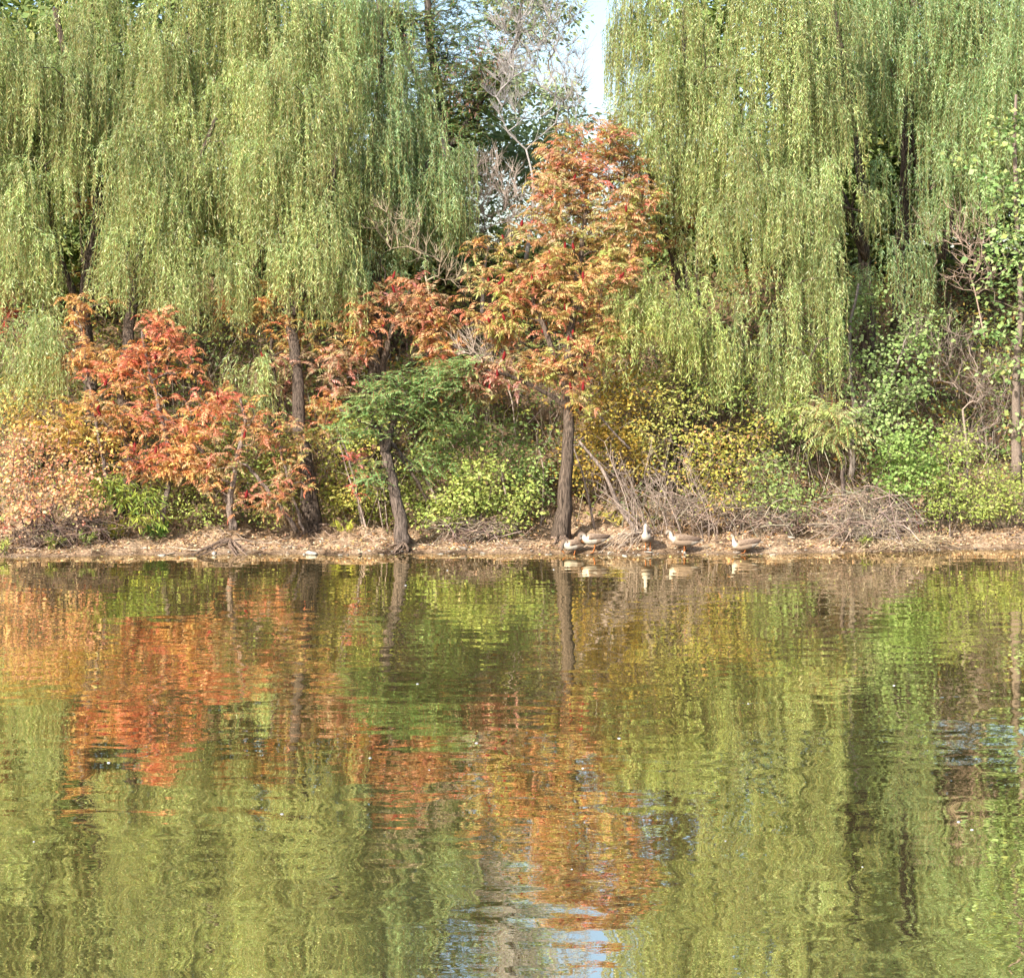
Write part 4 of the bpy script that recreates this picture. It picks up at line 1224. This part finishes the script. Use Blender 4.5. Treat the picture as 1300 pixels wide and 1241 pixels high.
brush_heap('big grey heap of dead twigs on the bank right of the geese', [(1090, 640, 46, 26, 40.9, .6), (1075, 665, 60, 20, 40.5, .5), (1125, 655, 50, 26, 40.7, .5), (1100, 675, 66, 14, 40.2, .4)], 680, (0.36, 0.28, 0.215), None)
brush_heap('small grey heap of dead twigs under the lime-green shrub', [(580, 672, 40, 18, 40.3, .4), (610, 675, 34, 16, 40.3, .4), (630, 672, 24, 12, 40.4, .3)], 420, (0.33, 0.25, 0.19), None, (0.25, 0.8))
brush_heap('tangle of dry stems on the bank behind the rightmost goose', [(920, 650, 60, 16, 40.7, .4), (980, 660, 50, 18, 40.6, .4), (870, 645, 40, 20, 40.8, .4)], 420, (0.35, 0.27, 0.205), None, (0.3, 0.9))
brush_heap('dark tangle of twigs at the foot of the pink bush', [(60, 680, 50, 14, 39.5, .4), (110, 665, 40, 16, 39.9, .4)], 300, (0.22, 0.16, 0.12), None, (0.3, 0.9))
brush_heap('straw-coloured pile of dry stalks beside the water on the right', [(1130, 692, 60, 8, 40.05, .3), (1170, 685, 40, 10, 40.3, .3)], 420, (0.56, 0.42, 0.27), None, (0.15, 0.5), (0.002, 0.005))

# dead branch lying beside the geese, its tips dipping into the lake
t = thing('fallen_branch', 'pale dead branch lying between the geese with its tips in the water', 'branch', G(822, 40.5))
for q in range(26):
    b = G(R.uniform(806, 832), R.uniform(40.1, 40.7)) + np.array([0, 0, R.uniform(0.02, 0.22)])
    e = P(R.uniform(762, 806), R.uniform(690, 706), R.uniform(39.35, 39.7))
    e[2] = max(e[2], -0.05)
    m = (b + e) / 2 + np.array([R.normal(0, .05), R.normal(0, .05), R.uniform(0.03, 0.22)])
    a = Acc()
    tube(a, spline([b, m, e], 9), np.linspace(R.uniform(0.010, 0.02), 0.004, 9), np.array((0.52, 0.41, 0.31)) * R.uniform(0.7, 1.15), 5)
    a.build('twig', M_TWIG, t)

# driftwood sticks along the bank
for q in range(34):
    px = R.uniform(20, 1290)
    if 700 < px < 960: continue
    x0 = (px - 650) / F * 40
    b = np.array([x0, shore(x0) + R.uniform(0.1, 1.1), 0])
    an = R.normal(0, 0.35) + (math.pi if R.uniform() < .5 else 0)
    L = R.uniform(0.3, 1.1)
    pts = np.array([b + np.array([math.cos(an), math.sin(an) * .6, 0]) * L * s + np.array([0, R.normal(0, .02), 0]) for s in np.linspace(0, 1, 6)])
    pts[:, 2] = ground(pts[:, 0], pts[:, 1]) + 0.015 + R.uniform(0, 0.05)
    a = Acc()
    rr = R.uniform(0.008, 0.022)
    tube(a, spline(pts, 12), np.linspace(rr, rr * .5, 12), np.array((0.36, 0.27, 0.2)) * R.uniform(0.5, 1.3), 6, 0.06)
    for s in range(2):
        p0 = pts[R.integers(1, 5)]
        frusta(a, p0[None], (p0 + np.array([R.normal(0, .15), R.normal(0, .1), R.uniform(0.03, .15)]))[None], np.array([rr * .5]), np.array([rr * .25]), (0.3, 0.23, 0.17), 5)
    tag(a.build('stick', M_TWIG, None, True), 'dry stick lying on the muddy bank', 'stick', 'dry sticks scattered along the bank')

# exposed roots below the stout willow and the leaning sumac
for (cx, yy, n, own, lab) in [(400, 41.2, 15, 0, 'gnarled exposed roots on the bank under the stout willow trunk'), (292, 39.9, 11, 0, 'exposed roots spreading into the mud under the leaning sumac'),
                              (512, 39.85, 7, 0, 'short exposed roots around the foot of the locust trunk'), (712, 40.3, 8, 0, 'short exposed roots at the foot of the central sumac trunk')]:
    c = G(cx, yy)
    t = thing('tree_roots', lab, 'roots', c)
    for q in range(n):
        an = R.uniform(-math.pi * 1.02, 0.02)
        L = R.uniform(0.35, 1.1) * (1.3 if n > 9 else 0.6)
        k = 8
        s = np.linspace(0, 1, k)
        px_ = c[0] + np.cos(an + s * R.normal(0, .6)) * s * L + R.normal(0, .02, k)
        py_ = c[1] + np.sin(an + s * R.normal(0, .6)) * s * L
        pz_ = ground(px_, py_) + 0.02 + 0.09 * (1 - s) + R.normal(0, .015, k)
        a = Acc()
        tube(a, spline(np.stack([px_, py_, pz_], 1), 16), np.linspace(0.045, 0.008, 16) * R.uniform(.5, 1.1), np.array((0.27, 0.19, 0.14)) * R.uniform(.6, 1.2), 7, .06)
        a.build('root', M_BARK, t, True)

# ---- stones along the waterline
SM = []
for q in range(7):
    a = Acc()
    k, r = 9, 6
    th = np.linspace(0.0, math.pi, r)
    ph = np.arange(k) * 2 * math.pi / k
    V = np.stack([np.outer(np.sin(th), np.cos(ph)), np.outer(np.sin(th), np.sin(ph)), np.outer(np.cos(th), np.ones(k))], -1)
    bump = 1 + 0.18 * np.sin(V[..., 0:1] * 3 + q) + 0.16 * np.sin(V[..., 1:2] * 4 + q * 2) + R.normal(0, .05, (r, k, 1))
    V = V * bump * np.array([1, 0.75, 0.55])
    cc = np.array([(0.56, 0.48, 0.38), (0.60, 0.54, 0.46), (0.42, 0.34, 0.27), (0.50, 0.38, 0.27), (0.64, 0.58, 0.50), (0.36, 0.30, 0.24), (0.55, 0.44, 0.33)][q])
    a.grid(V, cc * 0.62)
    SM.append(a.mesh('stone', M_STONE, True))
for q in range(190):
    px = R.uniform(-20, 1320)
    x = (px - 650) / F * 39.7
    d = abs(R.normal(0, 0.16)) - 0.12 if R.uniform() < 0.8 else R.uniform(0.1, 0.8)
    y = float(shore(x)) + d
    o = bpy.data.objects.new('stone', SM[R.integers(0, 7)])
    C.objects.link(o)
    s = min(0.10, 0.020 * math.exp(abs(R.normal(0, 0.7))))
    o.location = (x, y, float(max(ground(x, y), -0.02)) + s * 0.2)
    o.scale = (s * R.uniform(.8, 1.7), s, s * R.uniform(.5, .9))
    o.rotation_euler = (R.normal(0, .2), R.normal(0, .2), R.uniform(0, 6.3))
    tag(o, 'small pale stone at the muddy edge of the lake', 'stone', 'stones scattered along the waterline')

# ---- leaf litter, undergrowth and the wood beyond (uncountable)
a = Acc()
n = 36000
x = R.uniform(-13, 13, n)
d = 0.12 + np.abs(R.normal(0, 1.9, n)) ** 1.1
y = shore(x) + d
keep = (np.sin(x * 3.1 + 2 * np.sin(y * 2.3)) + np.sin(x * 7.7 - y * 5.1) + R.normal(0, .8, n)) > -0.25
x, y, d = x[keep], y[keep], d[keep]
n = len(x)
z = ground(x, y) + R.uniform(0.012, 0.035, n)
leaves(a, np.stack([x, y, z], 1), rv(n) * np.array([1, 1, 0.25]), rv(n) * np.array([1, 1, .35]), R.uniform(0.04, 0.11, n), R.uniform(0.025, 0.05, n),
       pal([(4, (0.45, 0.29, 0.17)), (3, (0.56, 0.40, 0.25)), (2, (0.30, 0.18, 0.10)), (1.2, (0.60, 0.32, 0.12)), (1.5, (0.64, 0.52, 0.36))], n))
n = 5000
x = R.uniform(-13, 13, n)
y = shore(x) + R.uniform(0.05, 2.2, n)
z = ground(x, y) + 0.012
p = np.stack([x, y, z], 1)
e = p + rv(n) * np.array([.16, .1, .02])
e[:, 2] = ground(e[:, 0], e[:, 1]) + R.uniform(0.01, 0.05, n)
rr = R.uniform(0.0025, 0.006, n)
frusta(a, p, e, rr, rr * .7, pal([(2, (0.4, 0.3, 0.2)), (1, (0.22, 0.16, 0.11)), (1, (0.55, 0.45, 0.32))], n), 3)
tag(a.build('leaf_litter', M_LITTER), 'brown fallen leaves and twigs covering the bank', 'leaf litter', kind='stuff')

a = Acc()
n = 5200
x = R.uniform(-15, 15, n)
d = R.uniform(2.4, 17, n)
y = shore(x) + d
hgt = R.uniform(0.0, 2.1, n) ** 1.0 * np.clip((d - 1.8) / 3, .25, 1)
tips = np.stack([x, y, ground(x, y) + hgt], 1)
q = R.uniform(0, 1, n)
for lo, hi, pl in [(0, .45, [(3, (0.19, 0.27, 0.085)), (2, (0.28, 0.35, 0.11)), (1, (0.11, 0.16, 0.05))]), (.45, .7, [(2, (0.30, 0.33, 0.08)), (1, (0.36, 0.33, 0.07))]), (.7, .85, [(2, (0.40, 0.28, 0.07)), (1, (0.42, 0.19, 0.07))]), (.85, 1.0, [(2, (0.10, 0.16, 0.05)), (1, (0.2, 0.15, 0.1))])]:
    s = (q >= lo) & (q < hi)
    leaf_clumps(a, tips[s], pl, (14, 24), 0.10, 0.5, 0.20)
tag(a.build('undergrowth', M_LEAF), 'tangled undergrowth covering the slope behind the bank', 'undergrowth', kind='stuff')
a = Acc()
n = 1500
x = R.uniform(-13.5, 13.5, n)
y = shore(x) + R.uniform(2.0, 9, n)
b = np.stack([x, y, ground(x, y)], 1)
m = b + np.stack([R.normal(0, .25, n), R.normal(0, .2, n), R.uniform(.4, 1.2, n)], 1)
e = m + np.stack([R.normal(0, .4, n), R.normal(0, .3, n), R.uniform(.1, 1.2, n)], 1)
rr = R.uniform(0.004, 0.011, n)
cc = pal([(2, (0.30, 0.24, 0.18)), (1, (0.42, 0.34, 0.27)), (2, (0.16, 0.12, 0.09))], n)
frusta(a, b, m, rr, rr * .8, cc, 4)
frusta(a, m, e, rr * .8, rr * .3, cc, 4)
tag(a.build('brushwood', M_TWIG), 'thin bare stems of the undergrowth on the slope', 'undergrowth', kind='stuff')

a = Acc()
WOOD = [(-120, 60, 200, 190, 54, 3), (120, 60, 150, 150, 55, 3), (300, 40, 120, 170, 56, 3), (440, 60, 70, 170, 56, 3), (250, 260, 280, 110, 53, 2.5), (540, 270, 70, 80, 54, 2), (520, 330, 120, 60, 52, 2),
        (900, 60, 75, 200, 56, 2.5), (1060, 40, 120, 200, 56, 3), (1260, 40, 160, 210, 55, 3), (1100, 260, 260, 90, 53, 2.5), (860, 300, 90, 90, 53, 2), (700, 340, 110, 70, 53, 2), (1420, 200, 160, 200, 52, 3), (-260, 250, 160, 200, 51, 3), (1080, 190, 90, 110, 51.5, 1.5, 2.5), (1230, 190, 90, 110, 51.5, 1.5, 2.5), (60, 150, 120, 160, 51.5, 1.5, 1.5), (30, 310, 90, 60, 48.5, 1.2, 1.5), (560, 180, 60, 60, 54, 1.2, 1.5)]
tips, k = in_ellipsoids(WOOD, 9500, 0.5)
leaf_clumps(a, tips, [(4, (0.17, 0.24, 0.07)), (3, (0.24, 0.30, 0.09)), (2, (0.10, 0.15, 0.045)), (0.7, (0.36, 0.34, 0.09))], (13, 20), 0.26, 0.5, 0.33)
tag(a.build('woodland', M_LEAF), 'far-off green wood behind the willows', 'woodland', kind='stuff')

# a drift of fallen leaves afloat along the shore
a = Acc()
n = 900
x = R.uniform(-13, 13, n)
y = shore(x) - np.abs(R.normal(0, .45, n)) ** 1.3 - .02
leaves(a, np.stack([x, y, np.full(n, .006)], 1), rv(n) * np.array([1, 1, 0.03]), rv(n) * np.array([1, 1, 0.03]), R.uniform(.03, .08, n), R.uniform(.015, .035, n), pal([(2, (0.45, 0.32, 0.16)), (1, (0.5, 0.42, 0.14)), (1, (0.3, 0.2, 0.12))], n))
tag(a.build('floating_leaves', M_LITTER), 'fallen leaves drifting on the water close to the bank', 'floating leaves', kind='stuff')

# ---- small weeds on the bank
def weed(name, label, px, Y, n, L, palette, width=0.22, leafn=7):
    b = G(px, Y)
    a = Acc()
    for q in range(n):
        an = R.uniform(0, 6.28)
        tip = b + np.array([math.cos(an) * L * R.uniform(.3, .9), math.sin(an) * L * R.uniform(.3, .9), L * R.uniform(.5, 1.1)])
        pts = spline([b + rv(1, .02)[0] * np.array([1, 1, 0]), (b + tip) / 2 + np.array([0, 0, L * .18]), tip], 8)
        tube(a, pts, np.linspace(.005, .002, 8), (0.3, 0.32, 0.1), 4)
        pp = np.repeat(pts[2:], leafn // 3 + 1, 0)
        leaves(a, pp, rv(len(pp), .7) + nrm(tip - b), rv(len(pp)), L * .42 * R.uniform(.7, 1.2, len(pp)), L * .42 * width, pal(palette, len(pp)))
    return tag(a.build(name, M_LEAF), label, 'plant')


weed('weed', 'bright yellow-green weed at the water edge below the pink bush', 65, 39.3, 7, .34, [(2, (0.36, 0.45, 0.09)), (1, (0.46, 0.5, 0.14))])
weed('weed', 'small green weed between the pink bush and the coral sumac at the waterline', 108, 39.6, 6, .3, [(2, (0.33, 0.42, 0.11)), (1, (0.4, 0.44, 0.2))])
weed('weed', 'yellow feathery plant on the bank under the narrow-leaved shrub', 150, 40.2, 8, .34, [(3, (0.55, 0.52, 0.08)), (1, (0.4, 0.45, 0.08))], .15, 12)
weed('weed', 'dark green fern clump at the back of the left bank', 200, 40.7, 9, .4, [(2, (0.13, 0.27, 0.06)), (1, (0.22, 0.33, 0.08))], .16, 12)
weed('weed', 'pale sprig growing from the mud at the far left corner of the bank', 6, 39.1, 6, .3, [(2, (0.46, 0.46, 0.14)), (1, (0.34, 0.4, 0.1))])
weed('weed', 'slender green sprout in front of the grey brush heap', 1097, 40.0, 4, .36, [(2, (0.38, 0.46, 0.11))], .12)
weed('weed', 'thin yellow stalk standing in the shade right of the central trunk', 781, 41.2, 3, .45, [(2, (0.5, 0.42, 0.1))], .14)
weed('weed', 'small lime sprig beside the roots of the stout willow', 437, 40.9, 6, .3, [(2, (0.5, 0.5, 0.09))])

# ---- white specks drifting on the lake
for (px, py) in [(138, 968), (358, 1033), (470, 962), (545, 977), (605, 943), (530, 868), (568, 724), (1217, 1043), (1234, 1053), (921, 1067), (726, 1103), (786, 937), (1135, 870), (950, 893), (1095, 1100),
                 (703, 723), (515, 743), (43, 1068), (740, 975)]:
    Yd = EYE * F / (py - VY)
    x = (px - 650) / F * Yd
    a = Acc()
    s = R.uniform(0.006, 0.015) * (0.8 + Yd / 60)
    k = 8
    ang = np.arange(k) * 2 * math.pi / k
    V = np.array([[(x + math.cos(t) * s * r * 1.3, Yd + math.sin(t) * s * r, z * s) for t in ang] for r, z in [(1.0, -.1), (1.05, .15), (.7, .5), (.3, .65), (0.01, .6)]])
    V[..., :2] += R.normal(0, s * .08, V[..., :2].shape)
    a.grid(V, np.array((0.5, 0.52, 0.56)) * R.uniform(.55, 1.05))
    tag(a.build('floating_fluff', M_FEATHER, None, True), 'tiny white speck of fluff floating on the lake', 'fluff', 'white specks drifting on the lake')

# ------------------------------------------------------------------ geese
BROWN, TANB, WHT, DRK = np.array((0.235, 0.165, 0.115)), np.array((0.33, 0.24, 0.17)), np.array((0.50, 0.43, 0.345)), np.array((0.12, 0.08, 0.06))


def loft(acc, pts, rw, rh, colf, k=14, n=40, roundcap=True):
    q = spline(np.column_stack([pts, rw, rh]), n)
    p, a, b = q[:, :3], np.maximum(q[:, 3], .004), np.maximum(q[:, 4], .004)
    d = nrm(np.gradient(p, axis=0))
    side = np.zeros_like(d)
    t = np.array([0., 1, 0])
    for i in range(n):
        t = t - d[i] * np.dot(t, d[i])
        t = t / np.linalg.norm(t)
        side[i] = t
    up = np.cross(side, d)
    ang = np.arange(k) * 2 * math.pi / k
    V = p[:, None] + np.cos(ang)[None, :, None] * side[:, None] * a[:, None, None] + np.sin(ang)[None, :, None] * up[:, None] * b[:, None, None]
    V = np.concatenate([np.repeat(p[:1, None], k, 1), V, np.repeat(p[-1:, None], k, 1)], 0)
    s = np.concatenate([[0], np.linspace(0, 1, n), [1]])
    c = np.array([[colf(ss, math.sin(t)) for t in ang] for ss in s])
    acc.grid(V, c)
    return p, d, side, up


def goose(label, px, py, Yd, yaw, neck, body_z=0.34, tilt=0.0, beakcol=(0.05, 0.04, 0.035), scale=1.0, chest=False):
    """local frame: facing -x. neck: list of (x, z, y, rw, rh) from the chest to the crown, then beak direction taken from the last two"""
    scale *= 0.93
    base = P(px, py, Yd)
    base[2] = max(float(ground(base[0], base[1])), -0.05)
    t = thing('goose', label, 'goose', base, 'geese resting at the edge of the lake')
    t.rotation_euler = (0, 0, 0)
    cs, sn = math.cos(yaw), math.sin(yaw)

    def toworld(V):
        V = np.asarray(V, float) * scale
        x = V[..., 0] * cs - V[..., 1] * sn
        y = V[..., 0] * sn + V[..., 1] * cs
        return np.stack([x, y, V[..., 2]], -1) + base

    def put(a, name, mat, par, smooth=True):
        a.v = [toworld(v) for v in a.v]
        return a.build(name, mat, par, smooth)
    bz = body_z
    tz = lambda x: bz - tilt * x
    body = [(0.44, 0, tz(.44) + .05, .012, .01), (0.36, 0, tz(.36) + .03, .06, .03), (0.24, 0, tz(.24), .115, .085), (0.08, 0, tz(.08), .15, .135), (-0.10, 0, tz(-.1), .145, .14), (-0.20, 0, tz(-.2) + .02, .105, .105)]
    nk = [(x, y, z, a, b) for (x, z, y, a, b) in neck]
    allp = np.array(body + nk)
    nb = len(body)
    fb = (nb - 1) / (len(allp) - 1)

    def colf(s, v):
        if chest and fb * .62 < s < fb:
            return WHT * 1.1 if v < .75 else TANB
        if s < fb * 0.35:
            return WHT if v < 0.1 else BROWN
        if s < fb:
            m = np.clip((v + 0.25) / 0.7, 0, 1)
            lo = WHT if s < fb * .45 else TANB
            return lo * (1 - m) + BROWN * 1.15 * m
        # neck: white in front, chestnut stripe behind; local "up" is the nape
        m = np.clip((v - 0.25) / 0.35, 0, 1)
        if s > 0.97:
            return DRK
        return WHT * (1 - m) + BROWN * .75 * m
    a = Acc()
    p, d, sd, up = loft(a, allp[:, :3], allp[:, 3], allp[:, 4], colf, 14, 56)
    o = put(a, 'body', M_FEATHER, t)
    hd, hdir, hs, hu = p[-3], d[-3], sd[-3], up[-3]
    a = Acc()
    tip = hd + hdir * 0.115
    bk = np.array([hd + hdir * .01, hd + hdir * .04, hd + hdir * .085, tip])
    loft(a, bk, np.array([.024, .021, .017, .010]), np.array([.026, .020, .012, .006]), lambda s, v: np.array(beakcol), 8, 10)
    put(a, 'beak', M_STONE, t)
    for s in (-1, 1):
        c = hd - hdir * 0.03 + hs * s * 0.033 + hu * 0.008
        a = Acc()
        th = np.linspace(0, math.pi, 5)
        ph = np.arange(6) * math.pi / 3
        V = c + .007 * np.stack([np.outer(np.sin(th), np.cos(ph)), np.outer(np.sin(th), np.sin(ph)), np.outer(np.cos(th), np.ones(6))], -1)
        a.grid(V, (0.01, 0.01, 0.01))
        put(a, 'eye', M_STONE, t)
    # folded wings: overlapping shells with dark primaries crossing over the tail
    for s in (-1, 1):
        a = Acc()
        rows, cols = 12, 9
        V = np.zeros((rows, cols, 3))
        cc = np.zeros((rows, cols, 3))
        for i in range(rows):
            f = i / (rows - 1)
            x = -0.15 + f * 0.60
            half = math.sin(math.pi * min(1, .12 + f * .86)) ** .7
            for j in range(cols):
                g = j / (cols - 1) * 2 - 1
                zz = tz(x) + .055 + .05 * f * f + g * 0.085 * half * (1 - .35 * f)
                yy = s * (0.158 * (1 - .75 * f ** 1.6) * math.cos(g * .7) + .006 + .012 * math.sin(f * 25 + g * 2) * .3)
                V[i, j] = (x, yy, zz)
                sc = .82 + .3 * ((math.sin(f * 34 + j * 1.3) > 0))
                base_c = BROWN * 1.1 * (1 - f) + DRK * f
                cc[i, j] = base_c * sc if g < .8 or f > .7 else TANB
        a.grid(V, cc, closed_u=False)
        w = put(a, 'wing', M_FEATHER, t)
        md = w.modifiers.new('thick', 'SOLIDIFY')
        md.thickness = 0.012
    a = Acc()
    V = []
    for i in range(4):
        f = i / 3
        V.append([(0.34 + f * .17, (j / 6 - .5) * (.10 + .05 * f), tz(.36) + .045 + .012 * math.sin(j * 3) + f * .0) for j in range(7)])
    a.grid(np.array(V), np.array([[WHT * .9 if i > 1 else DRK * 1.5 for j in range(7)] for i in range(4)]), closed_u=False)
    tl = put(a, 'tail', M_FEATHER, t)
    tl.modifiers.new('thick', 'SOLIDIFY').thickness = 0.01
    ORG = (0.42, 0.15, 0.05)
    for s in (-1, 1):
        a = Acc()
        x0 = 0.04 + s * 0.03
        tube(a, np.array([(x0 + .02, s * .065, bz - .07), (x0 + .03, s * .065, bz * .45), (x0, s * .065, bz * .2), (x0 - .005, s * .065, .01)]), [.022, .013, .011, .012], ORG, 7)
        k = 0.012
        for q in (-.45, 0, .45):
            frusta(a, np.array([[x0, s * .065, k]]), np.array([[x0 - .085 * math.cos(q), s * .065 + .085 * math.sin(q), k - .006]]), np.array([.009]), np.array([.005]), ORG, 5)
        f = np.array([[[x0, s * .065, k], [x0 - .075, s * .065 - .035, k - .004], [x0 - .082, s * .065, k - .003], [x0 - .075, s * .065 + .035, k - .004]]])
        a.quads(f, ORG)
        put(a, 'leg', M_STONE, t)
    return t


# neck points: (x, z, y, rw, rh)
goose('preening goose nearest the sumac trunk, white breast and orange bill tucked low', 727, 703, 39.5, 0.40,
      [(-.24, .39, 0, .07, .07), (-.28, .37, -.03, .05, .052), (-.33, .31, -.05, .042, .044), (-.35, .25, -.06, .042, .046), (-.34, .20, -.06, .04, .042), (-.32, .17, -.06, .02, .02)], 0.29, 0.0, (0.62, 0.24, 0.07), .9, chest=True)
goose('goose with its white head curled down to its breast, next to the fallen branch', 752, 703, 39.5, 0.30,
      [(-.24, .44, 0, .075, .075), (-.29, .47, -.02, .055, .055), (-.345, .445, -.04, .043, .045), (-.36, .39, -.05, .043, .046), (-.335, .345, -.06, .042, .044), (-.31, .32, -.06, .02, .02)], 0.33, 0.06, (0.5, 0.2, 0.07), .95, chest=True)
goose('goose standing breast-on with white neck raised, in the middle of the five', 822, 704, 39.5, 1.3,
      [(-.235, .43, 0, .07, .07), (-.25, .50, 0, .05, .052), (-.255, .565, 0, .042, .044), (-.245, .62, 0, .043, .046), (-.215, .645, 0, .04, .042), (-.18, .635, 0, .018, .02)], 0.33, 0.2, scale=.95)
goose('goose seen side-on with arched white neck and bill pointing down at its breast', 866, 703, 39.5, 0.12,
      [(-.245, .42, 0, .068, .068), (-.265, .50, 0, .047, .05), (-.30, .555, 0, .04, .043), (-.355, .565, -.01, .041, .046), (-.385, .52, -.015, .042, .044), (-.385, .475, -.02, .018, .02)], 0.345, 0.16, (0.10, 0.06, 0.04))
goose('rightmost goose, crouching low with brown neck bent back and white rear', 944, 705, 39.5, 0.05,
      [(-.235, .29, 0, .07, .07), (-.255, .345, -.01, .05, .052), (-.262, .40, -.02, .042, .044), (-.285, .445, -.03, .04, .044), (-.325, .465, -.035, .04, .042), (-.36, .47, -.04, .018, .02)], 0.21, -0.05, (0.5, 0.25, 0.1), .9)
